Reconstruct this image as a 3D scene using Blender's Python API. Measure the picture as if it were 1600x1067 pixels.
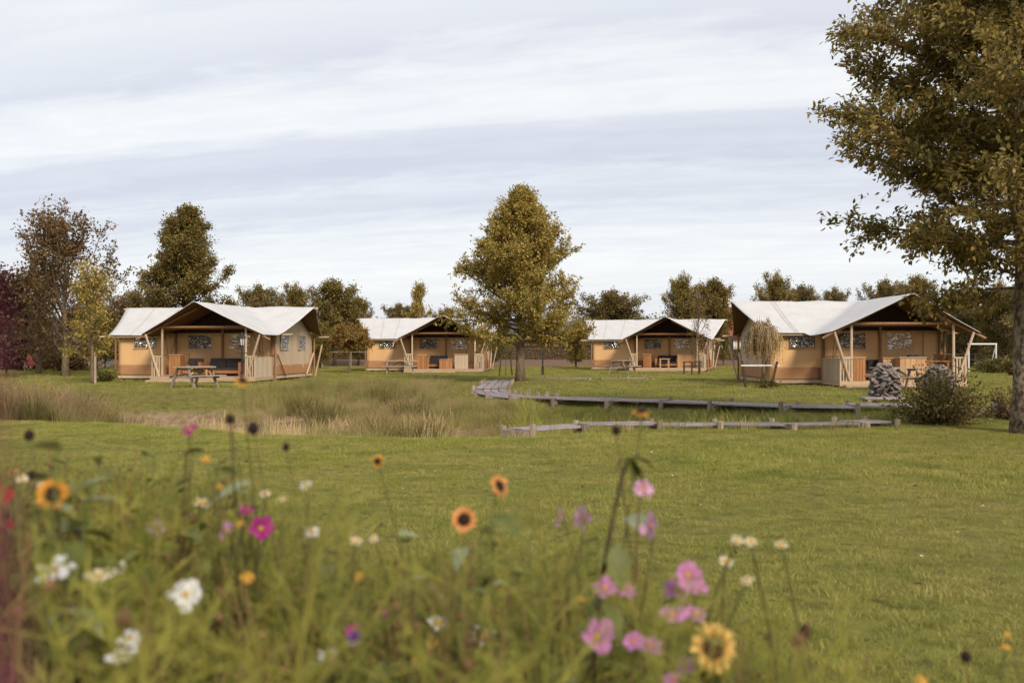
import bpy, math, random
import numpy as np
from mathutils import Vector, Matrix, Euler, Quaternion

for o in list(bpy.data.objects):
    bpy.data.objects.remove(o)
SC = bpy.context.scene
COL = SC.collection
R = math.radians
F = 1556.0          # focal length in pixels of the 1600 px wide photograph
HZ = 545.0          # row of the horizon
EYE = 1.40          # height of the lens above the lawn

# ------------------------------------------------------------------ camera
cam_d = bpy.data.cameras.new('camera')
cam_d.lens = 35.0
cam_d.sensor_width = 36.0
cam_d.clip_start = 0.02
cam_d.clip_end = 3000
cam_d.dof.use_dof = True
cam_d.dof.focus_distance = 38.0
cam_d.dof.aperture_fstop = 2.8
cam = bpy.data.objects.new('camera', cam_d)
COL.objects.link(cam)
cam.location = (0, 0, EYE)
cam.rotation_euler = (R(90.0) + math.atan((HZ - 533.5) / F), 0, 0)
SC.camera = cam

# ------------------------------------------------------------------ sky, sun, exposure
SUN_EL, SUN_AZ = 34.0, 154.0      # azimuth clockwise from +Y: behind the camera, to the right
world = bpy.data.worlds.new('World')
SC.world = world
world.use_nodes = True
nt = world.node_tree
nt.nodes.clear()


def N(t, kind, **kw):
    n = t.nodes.new(kind)
    for k, v in kw.items():
        if k == 'inp':
            for kk, vv in v.items():
                n.inputs[kk].default_value = vv
        else:
            setattr(n, k, v)
    return n


def math_node(t, op, a, b=None):
    n = N(t, 'ShaderNodeMath', operation=op)
    for i, v in enumerate((a, b)):
        if v is None:
            continue
        if isinstance(v, (int, float)):
            n.inputs[i].default_value = v
        else:
            t.links.new(v, n.inputs[i])
    return n.outputs[0]


def ramp(t, fac, stops, interp='LINEAR'):
    n = N(t, 'ShaderNodeValToRGB')
    n.color_ramp.interpolation = interp
    el = n.color_ramp.elements
    while len(el) < len(stops):
        el.new(0.5)
    for e, (p, c) in zip(el, stops):
        e.position = p
        e.color = (*c, 1) if len(c) == 3 else c
    t.links.new(fac, n.inputs[0])
    return n.outputs[0]


def mixc(t, fac, a, b, mode='MIX'):
    n = N(t, 'ShaderNodeMix', data_type='RGBA', blend_type=mode)
    for sock, v in ((n.inputs[0], fac), (n.inputs[6], a), (n.inputs[7], b)):
        if isinstance(v, (int, float)):
            sock.default_value = v
        elif isinstance(v, tuple):
            sock.default_value = (*v, 1) if len(v) == 3 else v
        else:
            t.links.new(v, sock)
    return n.outputs[2]


out = N(nt, 'ShaderNodeOutputWorld')
sky = N(nt, 'ShaderNodeTexSky', sky_type='NISHITA')
sky.sun_disc = False
sky.sun_elevation = R(SUN_EL)
sky.sun_rotation = R(SUN_AZ)
bg_sky = N(nt, 'ShaderNodeBackground', inp={'Strength': 0.10})
nt.links.new(sky.outputs[0], bg_sky.inputs[0])
tc = N(nt, 'ShaderNodeTexCoord')
sep = N(nt, 'ShaderNodeSeparateXYZ')
nt.links.new(tc.outputs['Generated'], sep.inputs[0])
zz = math_node(nt, 'ADD', math_node(nt, 'MAXIMUM', sep.outputs[2], 0.0), 0.12)
uu = math_node(nt, 'DIVIDE', sep.outputs[0], zz)
vv = math_node(nt, 'DIVIDE', sep.outputs[1], zz)
w0 = math_node(nt, 'ADD', math_node(nt, 'ABSOLUTE', vv), math_node(nt, 'MULTIPLY', uu, 0.2))
comb = N(nt, 'ShaderNodeCombineXYZ')
nt.links.new(uu, comb.inputs[0])
nt.links.new(w0, comb.inputs[1])


def sky_noise(scale, det, sx, sy, rot, loc=(0, 0, 0), rough=0.55, dist=0.0):
    mp = N(nt, 'ShaderNodeMapping')
    mp.inputs['Scale'].default_value = (sx, sy, 1)
    mp.inputs['Rotation'].default_value = (0, 0, R(rot))
    mp.inputs['Location'].default_value = loc
    nt.links.new(comb.outputs[0], mp.inputs[0])
    n = N(nt, 'ShaderNodeTexNoise', inp={'Scale': scale, 'Detail': det, 'Roughness': rough, 'Distortion': dist})
    nt.links.new(mp.outputs[0], n.inputs['Vector'])
    return n.outputs[0]


n_big = sky_noise(1.0, 3, 0.5, 1.3, 0, (3.1, 1.7, 0))
n_wisp = sky_noise(3.6, 10, 0.8, 1.7, 36, (0.4, 5.2, 0), 0.62, 0.4)
n_line = sky_noise(2.0, 5, 0.22, 3.6, 3, (7.0, 0.3, 0), 0.5)
w1 = math_node(nt, 'ADD', w0, math_node(nt, 'MULTIPLY', math_node(nt, 'SUBTRACT', n_wisp, 0.5), 0.42))
w1 = math_node(nt, 'ADD', w1, math_node(nt, 'MULTIPLY', math_node(nt, 'SUBTRACT', n_line, 0.5), 0.30))
w1 = math_node(nt, 'ADD', w1, math_node(nt, 'MULTIPLY', math_node(nt, 'SUBTRACT', n_big, 0.5), 0.22))
wn = math_node(nt, 'DIVIDE', w1, 8.0)
WH, LV, MD = (1.0,) * 3, (0.0,) * 3, (0.55,) * 3


def g(v):
    return (v, v, v)


dens = ramp(nt, wn, [(0.0, g(.6)), (.16, g(.6)), (.255, g(.66)), (.285, g(.34)), (.31, g(.80)), (.345, g(.92)),
                     (.362, g(.20)), (.405, g(.08)), (.440, g(.42)), (.452, g(.20)), (.48, g(.35)), (.53, g(.72)),
                     (.62, g(.86)), (.70, g(.70)), (.76, g(.50)), (1.0, g(.62))][:16])
dens = math_node(nt, 'ADD', dens, math_node(nt, 'MULTIPLY', math_node(nt, 'SUBTRACT', n_wisp, 0.5), 0.75))
dens = math_node(nt, 'ADD', dens, math_node(nt, 'MULTIPLY', math_node(nt, 'SUBTRACT', n_line, 0.5), 0.45))
cloud = ramp(nt, dens, [(0.0, (.625, .643, .735)), (.5, (.765, .785, .835)), (1.0, (.905, .912, .910))])
bg_cl = N(nt, 'ShaderNodeBackground', inp={'Strength': 0.775})
nt.links.new(cloud, bg_cl.inputs[0])
mx = N(nt, 'ShaderNodeMixShader', inp={0: 0.90})
nt.links.new(bg_sky.outputs[0], mx.inputs[1])
nt.links.new(bg_cl.outputs[0], mx.inputs[2])
nt.links.new(mx.outputs[0], out.inputs[0])

sun_d = bpy.data.lights.new('sun', 'SUN')
sun_d.energy = 2.5
sun_d.angle = R(14)
sun_d.color = (1.0, 0.88, 0.70)
sun = bpy.data.objects.new('sun', sun_d)
COL.objects.link(sun)
a, e = R(SUN_AZ), R(SUN_EL)
to_sun = Vector((math.sin(a) * math.cos(e), math.cos(a) * math.cos(e), math.sin(e)))
sun.rotation_euler = to_sun.to_track_quat('Z', 'Y').to_euler()
sun.location = to_sun * 60

vs = SC.view_settings
vs.view_transform = 'Standard'
vs.look = 'None'
vs.exposure = 0.50
vs.gamma = 1.0
vs.use_curve_mapping = False
SC.render.engine = 'CYCLES'
SC.cycles.use_denoising = True
SC.cycles.max_bounces = 4
SC.cycles.diffuse_bounces = 3
SC.cycles.glossy_bounces = 2
SC.cycles.transmission_bounces = 2
SC.cycles.caustics_reflective = False
SC.cycles.caustics_refractive = False
SC.cycles.transparent_max_bounces = 8
SC.cycles.use_adaptive_sampling = True
SC.cycles.adaptive_threshold = 0.02


# ------------------------------------------------------------------ materials
def new_mat(name):
    m = bpy.data.materials.new(name)
    m.use_nodes = True
    t = m.node_tree
    t.nodes.clear()
    o = N(t, 'ShaderNodeOutputMaterial')
    b = N(t, 'ShaderNodeBsdfPrincipled')
    t.links.new(b.outputs[0], o.inputs[0])
    return m, t, b, o


def surf(name, c1, c2=None, rough=0.75, scale=4.0, stretch=(1, 1, 1), bump=0.0, bscale=40.0, spec=0.25, metal=0.0,
         detail=5, coord='Object', per_object=0.0, contrast=(0.3, 0.7)):
    """two-tone noise colour with fine relief"""
    m, t, b, o = new_mat(name)
    c2 = c2 or tuple(x * 0.7 for x in c1)
    tcn = N(t, 'ShaderNodeTexCoord')
    mp = N(t, 'ShaderNodeMapping')
    mp.inputs['Scale'].default_value = stretch
    t.links.new(tcn.outputs[coord], mp.inputs[0])
    no = N(t, 'ShaderNodeTexNoise', inp={'Scale': scale, 'Detail': detail, 'Roughness': 0.6})
    t.links.new(mp.outputs[0], no.inputs['Vector'])
    col = ramp(t, no.outputs[0], [(contrast[0], c2), (contrast[1], c1)])
    if per_object:
        oi = N(t, 'ShaderNodeObjectInfo')
        hsv = N(t, 'ShaderNodeHueSaturation')
        v = math_node(t, 'ADD', math_node(t, 'MULTIPLY', oi.outputs['Random'], 2 * per_object), 1 - per_object)
        t.links.new(v, hsv.inputs['Value'])
        t.links.new(col, hsv.inputs['Color'])
        col = hsv.outputs[0]
    t.links.new(col, b.inputs['Base Color'])
    b.inputs['Roughness'].default_value = rough
    b.inputs['Specular IOR Level'].default_value = spec
    b.inputs['Metallic'].default_value = metal
    if bump:
        n2 = N(t, 'ShaderNodeTexNoise', inp={'Scale': bscale, 'Detail': 4})
        t.links.new(mp.outputs[0], n2.inputs['Vector'])
        bp = N(t, 'ShaderNodeBump', inp={'Strength': bump, 'Distance': 0.02})
        t.links.new(n2.outputs[0], bp.inputs['Height'])
        t.links.new(bp.outputs[0], b.inputs['Normal'])
    return m


def leafy(name, stops, rough=0.5, trans=0.42, spec=0.3):
    """a leaf colour drawn per leaf from a ramp, with light coming through"""
    m, t, b, o = new_mat(name)
    ge = N(t, 'ShaderNodeNewGeometry')
    col = ramp(t, ge.outputs['Random Per Island'], stops)
    t.links.new(col, b.inputs['Base Color'])
    b.inputs['Roughness'].default_value = rough
    b.inputs['Specular IOR Level'].default_value = spec
    tr = N(t, 'ShaderNodeBsdfTranslucent')
    t.links.new(col, tr.inputs[0])
    mxs = N(t, 'ShaderNodeMixShader', inp={0: trans})
    t.links.new(b.outputs[0], mxs.inputs[1])
    t.links.new(tr.outputs[0], mxs.inputs[2])
    t.links.new(mxs.outputs[0], o.inputs[0])
    return m


def blade_mat(name, low, high, dry, dry_amt=0.35, patch=0.35, trans=0.3, drytip=None):
    """grass blade: colour runs from sheath to tip, patches of drier growth over the land"""
    m, t, b, o = new_mat(name)
    at = N(t, 'ShaderNodeAttribute', attribute_name='hgt')
    ge = N(t, 'ShaderNodeNewGeometry')
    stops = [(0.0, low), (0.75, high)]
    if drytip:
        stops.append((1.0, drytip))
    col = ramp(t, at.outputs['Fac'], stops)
    no = N(t, 'ShaderNodeTexNoise', inp={'Scale': patch, 'Detail': 5, 'Roughness': 0.6})
    t.links.new(ge.outputs['Position'], no.inputs['Vector'])
    oi = N(t, 'ShaderNodeObjectInfo')
    s = math_node(t, 'ADD', no.outputs[0], math_node(t, 'MULTIPLY', math_node(t, 'SUBTRACT', ge.outputs['Random Per Island'], 0.5), 0.5))
    fac = ramp(t, s, [(0.42, (0, 0, 0)), (0.80, (dry_amt * 2,) * 3)])
    col = mixc(t, fac, col, dry)
    n3_ = N(t, 'ShaderNodeTexNoise', inp={'Scale': patch * 2.1, 'Detail': 3, 'Roughness': 0.5})
    t.links.new(ge.outputs['Position'], n3_.inputs['Vector'])
    lush = ramp(t, n3_.outputs[0], [(0.50, (0, 0, 0)), (0.66, (.62, .62, .62))])
    col = mixc(t, lush, col, tuple(q * w for q, w in zip(high, (.50, .62, .55))))
    hsv = N(t, 'ShaderNodeHueSaturation')
    v = math_node(t, 'ADD', math_node(t, 'MULTIPLY', oi.outputs['Random'], 0.4), 0.8)
    t.links.new(v, hsv.inputs['Value'])
    t.links.new(col, hsv.inputs['Color'])
    col = hsv.outputs[0]
    t.links.new(col, b.inputs['Base Color'])
    b.inputs['Roughness'].default_value = 0.6
    b.inputs['Specular IOR Level'].default_value = 0.15
    tr = N(t, 'ShaderNodeBsdfTranslucent')
    t.links.new(col, tr.inputs[0])
    mxs = N(t, 'ShaderNodeMixShader', inp={0: trans})
    t.links.new(b.outputs[0], mxs.inputs[1])
    t.links.new(tr.outputs[0], mxs.inputs[2])
    t.links.new(mxs.outputs[0], o.inputs[0])
    return m


M = {}
M['roof'] = surf('white_canvas', (.555, .545, .555), (.485, .475, .48), rough=.8, scale=1.6, bump=.25, bscale=3.0)
M['seam'] = surf('canvas_seam', (.47, .44, .42), (.41, .385, .37), rough=.85, scale=3)
M['roof_under'] = surf('brown_canvas_lining', (.17, .095, .048), (.13, .07, .036), rough=.9, scale=2)
M['tan'] = surf('tan_canvas', (.71, .435, .215), (.63, .38, .185), rough=.85, scale=1.3, bump=.5, bscale=2.2, stretch=(1, 1, .35), contrast=(.25, .75))
M['cream'] = surf('cream_canvas', (.56, .43, .31), (.50, .38, .27), rough=.85, scale=1.3, bump=.5, bscale=2.2, stretch=(1, 1, .35))
M['skirt'] = surf('brown_skirt_canvas', (.44, .235, .115), (.37, .19, .095), rough=.85, scale=3, bump=.4, bscale=5)
M['inner_dark'] = surf('gable_shade', (.055, .032, .02), (.035, .02, .014), rough=.95, scale=2)  # shade of the porch gable put into a near black colour
M['pole'] = surf('brown_pole_wood', (.33, .175, .085), (.20, .10, .05), rough=.6, scale=6, stretch=(6, 6, .6), per_object=.25)
M['pole_pale'] = surf('pale_pole_wood', (.56, .43, .31), (.42, .30, .20), rough=.6, scale=6, stretch=(6, 6, .6), per_object=.15)
M['board'] = surf('deck_board_wood', (.53, .385, .26), (.40, .27, .175), rough=.75, scale=5, stretch=(.5, 6, 6), per_object=.18)
M['board_red'] = surf('warm_board_wood', (.42, .20, .085), (.30, .135, .055), rough=.65, scale=5, stretch=(6, 6, .6), per_object=.18)
M['panel'] = surf('pale_panel_wood', (.55, .45, .34), (.44, .34, .24), rough=.7, scale=8, stretch=(5, 5, .6), per_object=.12)
M['crate'] = surf('pine_wood', (.58, .36, .19), (.46, .26, .125), rough=.6, scale=5, stretch=(5, 5, .7), per_object=.15)
M['weather'] = surf('weathered_grey_wood', (.35, .30, .305), (.165, .135, .138), rough=.85, scale=7, stretch=(.6, 6, 6), bump=.5, bscale=18, per_object=.22)
M['weather_post'] = surf('weathered_post_wood', (.40, .31, .24), (.20, .145, .105), rough=.85, scale=7, stretch=(5, 5, .7), bump=.5, bscale=18, per_object=.3)
M['picnic'] = surf('picnic_wood', (.40, .325, .27), (.25, .19, .145), rough=.8, scale=6, stretch=(.7, 5, 5), per_object=.2)
M['cushion'] = surf('charcoal_cushion', (.045, .038, .04), (.03, .026, .028), rough=.9, scale=5)
M['iron'] = surf('black_iron', (.022, .02, .02), (.014, .012, .012), rough=.45, scale=9, spec=.5)
M['rope'] = surf('brown_strap', (.12, .06, .03), rough=.9)
M['white_paint'] = surf('white_paint', (.72, .70, .68), (.62, .60, .58), rough=.6)
M['bark'] = surf('grey_brown_bark', (.23, .165, .11), (.095, .065, .042), rough=.9, scale=5, stretch=(3, 3, .9), bump=.9, bscale=14)
M['bark_lichen'] = surf('lichen_spotted_bark', (.30, .235, .165), (.085, .055, .035), rough=.9, scale=9, stretch=(1.6, 1.6, 1.1), bump=1.0, bscale=16, contrast=(.42, .62))
M['bark_dark'] = surf('dark_bark', (.10, .065, .042), (.05, .033, .022), rough=.9, scale=5, bump=.6)
M['stone'] = surf('pale_stone', (.31, .265, .245), (.12, .095, .085), rough=.85, scale=6, bump=.8, bscale=9, per_object=.35)
M['stone_dark'] = surf('dark_rubble', (.10, .08, .065), (.05, .04, .03), rough=.95, scale=9, bump=.8)
M['red_paint'] = surf('red_paint', (.45, .075, .06), (.36, .055, .045), rough=.5)
M['tile'] = surf('red_roof_tiles', (.33, .105, .065), (.24, .07, .045), rough=.8, scale=3)
M['slate'] = surf('dark_roof', (.11, .10, .14), (.075, .07, .095), rough=.5, scale=3)
M['render'] = surf('cream_wall', (.60, .54, .47), (.53, .47, .40), rough=.85, scale=1)
M['brick'] = surf('brown_brick_wall', (.22, .12, .08), (.16, .085, .055), rough=.85, scale=4)
M['dark_glass'] = surf('dark_glass', (.02, .02, .024), rough=.1, spec=.6)
M['soil'] = surf('bare_soil', (.30, .185, .135), (.19, .115, .08), rough=.95, scale=1.5, coord='Object', bump=.6, bscale=6)


def window_mat(name, base, wrinkle):
    """crumpled clear plastic over a dark room: sky caught in its folds"""
    m, t, b, o = new_mat(name)
    tcn = N(t, 'ShaderNodeTexCoord')
    mp = N(t, 'ShaderNodeMapping')
    mp.inputs['Rotation'].default_value = (0, R(35), 0)
    mp.inputs['Scale'].default_value = (1.0, 1.0, 2.2)
    oi = N(t, 'ShaderNodeObjectInfo')
    ad = N(t, 'ShaderNodeVectorMath', operation='ADD')
    cb = N(t, 'ShaderNodeCombineXYZ')
    for i in range(3):
        t.links.new(math_node(t, 'MULTIPLY', oi.outputs['Random'], 17.0 + 9 * i), cb.inputs[i])
    t.links.new(tcn.outputs['Object'], ad.inputs[0])
    t.links.new(cb.outputs[0], ad.inputs[1])
    t.links.new(ad.outputs[0], mp.inputs[0])
    no = N(t, 'ShaderNodeTexNoise', inp={'Scale': 3.0, 'Detail': 1.0, 'Roughness': .5, 'Distortion': 1.6})
    t.links.new(mp.outputs[0], no.inputs['Vector'])
    bp = N(t, 'ShaderNodeBump', inp={'Strength': 1.0, 'Distance': wrinkle})
    t.links.new(no.outputs[0], bp.inputs['Height'])
    t.links.new(bp.outputs[0], b.inputs['Normal'])
    b.inputs['Base Color'].default_value = (*base, 1)
    b.inputs['Roughness'].default_value = .5
    gl = N(t, 'ShaderNodeBsdfGlossy', inp={'Roughness': .04})
    gl.inputs['Color'].default_value = (.92, .92, .92, 1)
    t.links.new(bp.outputs[0], gl.inputs['Normal'])
    lw = N(t, 'ShaderNodeLayerWeight', inp={'Blend': .38})
    t.links.new(bp.outputs[0], lw.inputs['Normal'])
    mxs = N(t, 'ShaderNodeMixShader')
    t.links.new(math_node(t, 'ADD', math_node(t, 'MULTIPLY', lw.outputs['Fresnel'], .5), .46), mxs.inputs[0])
    t.links.new(b.outputs[0], mxs.inputs[1])
    t.links.new(gl.outputs[0], mxs.inputs[2])
    t.links.new(mxs.outputs[0], o.inputs[0])
    return m


M['window'] = window_mat('crumpled_window_plastic', (.045, .030, .020), .30)
M['window_grey'] = window_mat('grey_window_plastic', (.13, .11, .13), .20)
M['window_tan'] = window_mat('tan_backed_window_plastic', (.52, .30, .11), .12)

LEAF = {}
LEAF['olive'] = leafy('olive_autumn_leaves', [(0, (.125, .104, .026)), (.5, (.265, .205, .056)), (.9, (.39, .28, .08)), (1, (.52, .33, .11))])
LEAF['gold'] = leafy('golden_olive_leaves', [(0, (.19, .158, .034)), (.45, (.39, .30, .070)), (.85, (.56, .41, .11)), (1, (.66, .44, .15))])
LEAF['dark'] = leafy('dark_olive_leaves', [(0, (.105, .09, .026)), (.5, (.23, .18, .05)), (1, (.40, .27, .085))])
LEAF['brown'] = leafy('brown_leaves', [(0, (.085, .055, .022)), (.5, (.19, .12, .045)), (1, (.32, .185, .075))])
LEAF['green'] = leafy('green_leaves', [(0, (.06, .06, .016)), (.5, (.155, .145, .036)), (1, (.25, .20, .06))])
LEAF['purple'] = leafy('copper_leaves', [(0, (.045, .022, .020)), (.5, (.11, .052, .042)), (1, (.19, .09, .065))])
LEAF['yellow'] = leafy('yellow_brown_leaves', [(0, (.12, .07, .015)), (.5, (.30, .185, .05)), (1, (.48, .29, .09))])
LEAF['far'] = leafy('far_leaves', [(0, (.11, .09, .034)), (.5, (.24, .185, .068)), (1, (.36, .25, .10))])
LEAF['straw'] = leafy('straw_twigs', [(0, (.24, .155, .065)), (1, (.42, .30, .15))], trans=.1)


# ------------------------------------------------------------------ mesh helpers
def link(o, parent=None):
    COL.objects.link(o)
    if parent is not None:
        o.parent = parent
    return o


def tag(o, label=None, cat=None, group=None, kind=None):
    if label:
        o['label'] = label
    if cat:
        o['category'] = cat
    if group:
        o['group'] = group
    if kind:
        o['kind'] = kind
    return o


def empty(name, loc=(0, 0, 0), rz=0.0, parent=None):
    o = bpy.data.objects.new(name, None)
    o.empty_display_size = 0.2
    o.location = loc
    o.rotation_euler = (0, 0, rz)
    return link(o, parent)


def place(name, me, parent=None, loc=(0, 0, 0), rot=(0, 0, 0), scale=(1, 1, 1)):
    o = bpy.data.objects.new(name, me)
    o.location = loc
    o.rotation_euler = rot
    o.scale = scale
    return link(o, parent)


class MB:
    def __init__(s):
        s.v, s.f, s.mi, s.n = [], [], [], 0

    def add(s, verts, faces, mi=0):
        b = s.n
        s.v.extend([tuple(p) for p in verts])
        s.f.extend([tuple(i + b for i in f) for f in faces])
        s.mi.extend([mi] * len(faces))
        s.n += len(verts)
        return s

    def box(s, c, size, rot=None, mi=0, taper=1.0):
        hx, hy, hz = (x / 2 for x in size)
        vs_ = []
        for z in (-1, 1):
            k = taper if z > 0 else 1.0
            for x, y in ((-1, -1), (1, -1), (1, 1), (-1, 1)):
                vs_.append(Vector((x * hx * k, y * hy * k, z * hz)))
        if rot is not None:
            q = Euler(rot).to_matrix()
            vs_ = [q @ p for p in vs_]
        vs_ = [p + Vector(c) for p in vs_]
        s.add(vs_, [(3, 2, 1, 0), (4, 5, 6, 7), (0, 1, 5, 4), (1, 2, 6, 5), (2, 3, 7, 6), (3, 0, 4, 7)], mi)
        return s

    def bar(s, a, b, w, h, mi=0, up=(0, 0, 1)):
        """a board from a to b, w across, h along up"""
        a, b = Vector(a), Vector(b)
        d = (b - a).normalized()
        sd = d.cross(Vector(up))
        if sd.length < 1e-4:
            sd = d.cross(Vector((1, 0, 0)))
        sd.normalize()
        u = sd.cross(d)
        vs_ = []
        for p in (a, b):
            for x, y in ((-1, -1), (1, -1), (1, 1), (-1, 1)):
                vs_.append(p + sd * (x * w / 2) + u * (y * h / 2))
        s.add(vs_, [(0, 1, 2, 3), (7, 6, 5, 4), (0, 4, 5, 1), (1, 5, 6, 2), (2, 6, 7, 3), (3, 7, 4, 0)], mi)
        return s

    def tube(s, pts, rad, sides=8, mi=0, cap=True):
        pts = [Vector(p) for p in pts]
        if not hasattr(rad, '__len__'):
            rad = [rad] * len(pts)
        n = len(pts)
        ref = None
        vs_ = []
        for i, p in enumerate(pts):
            t = (pts[min(i + 1, n - 1)] - pts[max(i - 1, 0)])
            if t.length < 1e-9:
                t = Vector((0, 0, 1))
            t.normalize()
            if ref is None:
                ref = t.cross(Vector((0.31, 0.83, 0.12)))
                if ref.length < 1e-3:
                    ref = t.cross(Vector((1, 0, 0)))
            ref = (ref - t * ref.dot(t)).normalized()
            bi = t.cross(ref)
            for k in range(sides):
                an = 2 * math.pi * k / sides
                vs_.append(p + (ref * math.cos(an) + bi * math.sin(an)) * rad[i])
        fs = []
        for i in range(n - 1):
            for k in range(sides):
                k2 = (k + 1) % sides
                fs.append((i * sides + k, i * sides + k2, (i + 1) * sides + k2, (i + 1) * sides + k))
        if cap:
            fs.append(tuple(range(sides - 1, -1, -1)))
            fs.append(tuple((n - 1) * sides + k for k in range(sides)))
        s.add(vs_, fs, mi)
        return s

    def lathe(s, prof, sides=12, c=(0, 0, 0), mi=0):
        vs_, fs = [], []
        for r, z in prof:
            for k in range(sides):
                an = 2 * math.pi * k / sides
                vs_.append((c[0] + r * math.cos(an), c[1] + r * math.sin(an), c[2] + z))
        n = len(prof)
        for i in range(n - 1):
            for k in range(sides):
                k2 = (k + 1) % sides
                fs.append((i * sides + k, i * sides + k2, (i + 1) * sides + k2, (i + 1) * sides + k))
        fs.append(tuple(range(sides - 1, -1, -1)))
        fs.append(tuple((n - 1) * sides + k for k in range(sides)))
        s.add(vs_, fs, mi)
        return s

    def mesh(s, name, mats, smooth=False):
        me = bpy.data.meshes.new(name)
        me.from_pydata(s.v, [], s.f)
        if not isinstance(mats, (list, tuple)):
            mats = [mats]
        for m in mats:
            me.materials.append(m)
        if len(mats) > 1:
            me.polygons.foreach_set('material_index', s.mi)
        if smooth:
            me.polygons.foreach_set('use_smooth', [True] * len(me.polygons))
        me.update()
        return me

    def build(s, name, mats, parent=None, smooth=False, loc=(0, 0, 0), rz=0.0):
        o = bpy.data.objects.new(name, s.mesh(name, mats, smooth))
        o.location = loc
        o.rotation_euler = (0, 0, rz)
        return link(o, parent)


def bevel(o, w=0.006, seg=1):
    md = o.modifiers.new('bevel', 'BEVEL')
    md.width = w
    md.segments = seg
    md.limit_method = 'ANGLE'
    return o


def np_mesh(name, V, Fq, mat, smooth=False, attr=None):
    """mesh from arrays: V (n,3), Fq list of index arrays (m,3) or (m,4)"""
    me = bpy.data.meshes.new(name)
    me.vertices.add(len(V))
    me.vertices.foreach_set('co', np.asarray(V, dtype=np.float32).ravel())
    loops = np.concatenate([f.ravel() for f in Fq])
    sizes = np.concatenate([np.full(len(f), f.shape[1]) for f in Fq])
    starts = np.concatenate([[0], np.cumsum(sizes)[:-1]])
    me.loops.add(len(loops))
    me.loops.foreach_set('vertex_index', loops.astype(np.int32))
    me.polygons.add(len(sizes))
    me.polygons.foreach_set('loop_start', starts.astype(np.int32))
    me.update(calc_edges=True)
    if smooth:
        me.polygons.foreach_set('use_smooth', np.ones(len(sizes), dtype=bool))
    for m in (mat if isinstance(mat, (list, tuple)) else [mat]):
        me.materials.append(m)
    if attr is not None:
        at = me.attributes.new('hgt', 'FLOAT', 'POINT')
        at.data.foreach_set('value', np.asarray(attr, dtype=np.float32))
    me.validate()
    return me


def unit(a):
    return a / np.maximum(np.linalg.norm(a, axis=-1, keepdims=True), 1e-9)


def leaf_mesh(name, pos, dirs, nrm, L, W, mat, six=False):
    pos, dirs, nrm = np.asarray(pos), unit(np.asarray(dirs)), np.asarray(nrm)
    side = unit(np.cross(dirs, nrm))
    up = np.cross(side, dirs)
    n = len(pos)
    L = np.asarray(L).reshape(-1, 1) * np.ones((n, 1))
    W = np.asarray(W).reshape(-1, 1) * np.ones((n, 1))
    if six:
        vs_ = [pos, pos + dirs * L * .3 + side * W * .46 + up * W * .12, pos + dirs * L * .68 + side * W * .36 + up * W * .08,
               pos + dirs * L - up * L * .1, pos + dirs * L * .68 - side * W * .36 + up * W * .08, pos + dirs * L * .3 - side * W * .46 + up * W * .12]
        V = np.stack(vs_, 1).reshape(-1, 3)
        b = (np.arange(n) * 6)[:, None]
        Fs = [np.concatenate([b + np.array([[0, 1, 2, 3]]), b + np.array([[0, 3, 4, 5]])])]
    else:
        vs_ = [pos, pos + dirs * L * .45 + side * W * .5 + up * W * .1, pos + dirs * L - up * L * .1, pos + dirs * L * .45 - side * W * .5 + up * W * .1]
        V = np.stack(vs_, 1).reshape(-1, 3)
        b = (np.arange(n) * 4)[:, None]
        Fs = [b + np.array([[0, 1, 2, 3]])]
    return np_mesh(name, V, Fs, mat)


def at(px, py, d):
    """the point at depth d that the photograph shows at (px, py)"""
    return Vector(((px - 800) / F * d, d, EYE - (py - HZ) / F * d))


def ground_d(py, z=0.0):
    return (EYE - z) * F / (py - HZ)
# ------------------------------------------------------------------ terrain
POND = np.array([(-40, 24.5), (-20, 22.0), (-14, 21.0), (-10.4, 19.9), (-7.6, 19.2), (-5.4, 17.6), (-3.2, 16.3), (-1.2, 15.9), (0.2, 16.2), (1.3, 17.2),
                 (3.6, 17.5), (5.2, 17.5), (6.8, 18.2), (8.2, 19.6), (9.0, 21.2), (8.4, 22.5), (6.4, 22.7), (3.9, 24.7), (1.5, 25.9),
                 (-0.1, 26.6), (-1.0, 28.2), (-1.45, 32), (-1.6, 36), (-2.0, 39.5), (-5.5, 38), (-7.8, 34.5), (-9.6, 31.8), (-13, 30.6), (-15.5, 29.8), (-22, 28.8), (-40, 29)], dtype=float)


def pond_dist(x, y):
    """distance to the pond's rim, positive inside"""
    x, y = np.atleast_1d(np.asarray(x, float)), np.atleast_1d(np.asarray(y, float))
    best = np.full(x.shape, 1e9)
    inside = np.zeros(x.shape, bool)
    n = len(POND)
    for i in range(n):
        ax, ay = POND[i]
        bx, by = POND[(i + 1) % n]
        dx, dy = bx - ax, by - ay
        t = np.clip(((x - ax) * dx + (y - ay) * dy) / (dx * dx + dy * dy), 0, 1)
        best = np.minimum(best, np.hypot(x - ax - t * dx, y - ay - t * dy))
        c = (ay > y) != (by > y)
        with np.errstate(divide='ignore', invalid='ignore'):
            inside ^= c & (x < (bx - ax) * (y - ay) / (by - ay + 1e-12) + ax)
    return np.where(inside, best, -best)


def wob(x, y):
    return (np.sin(x * .61 + 1.3) * np.cos(y * .47 - .4) * .5 + np.sin(x * 1.37 - y * .9) * .3 + np.sin(x * .23 + y * .31) * .6)


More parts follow.
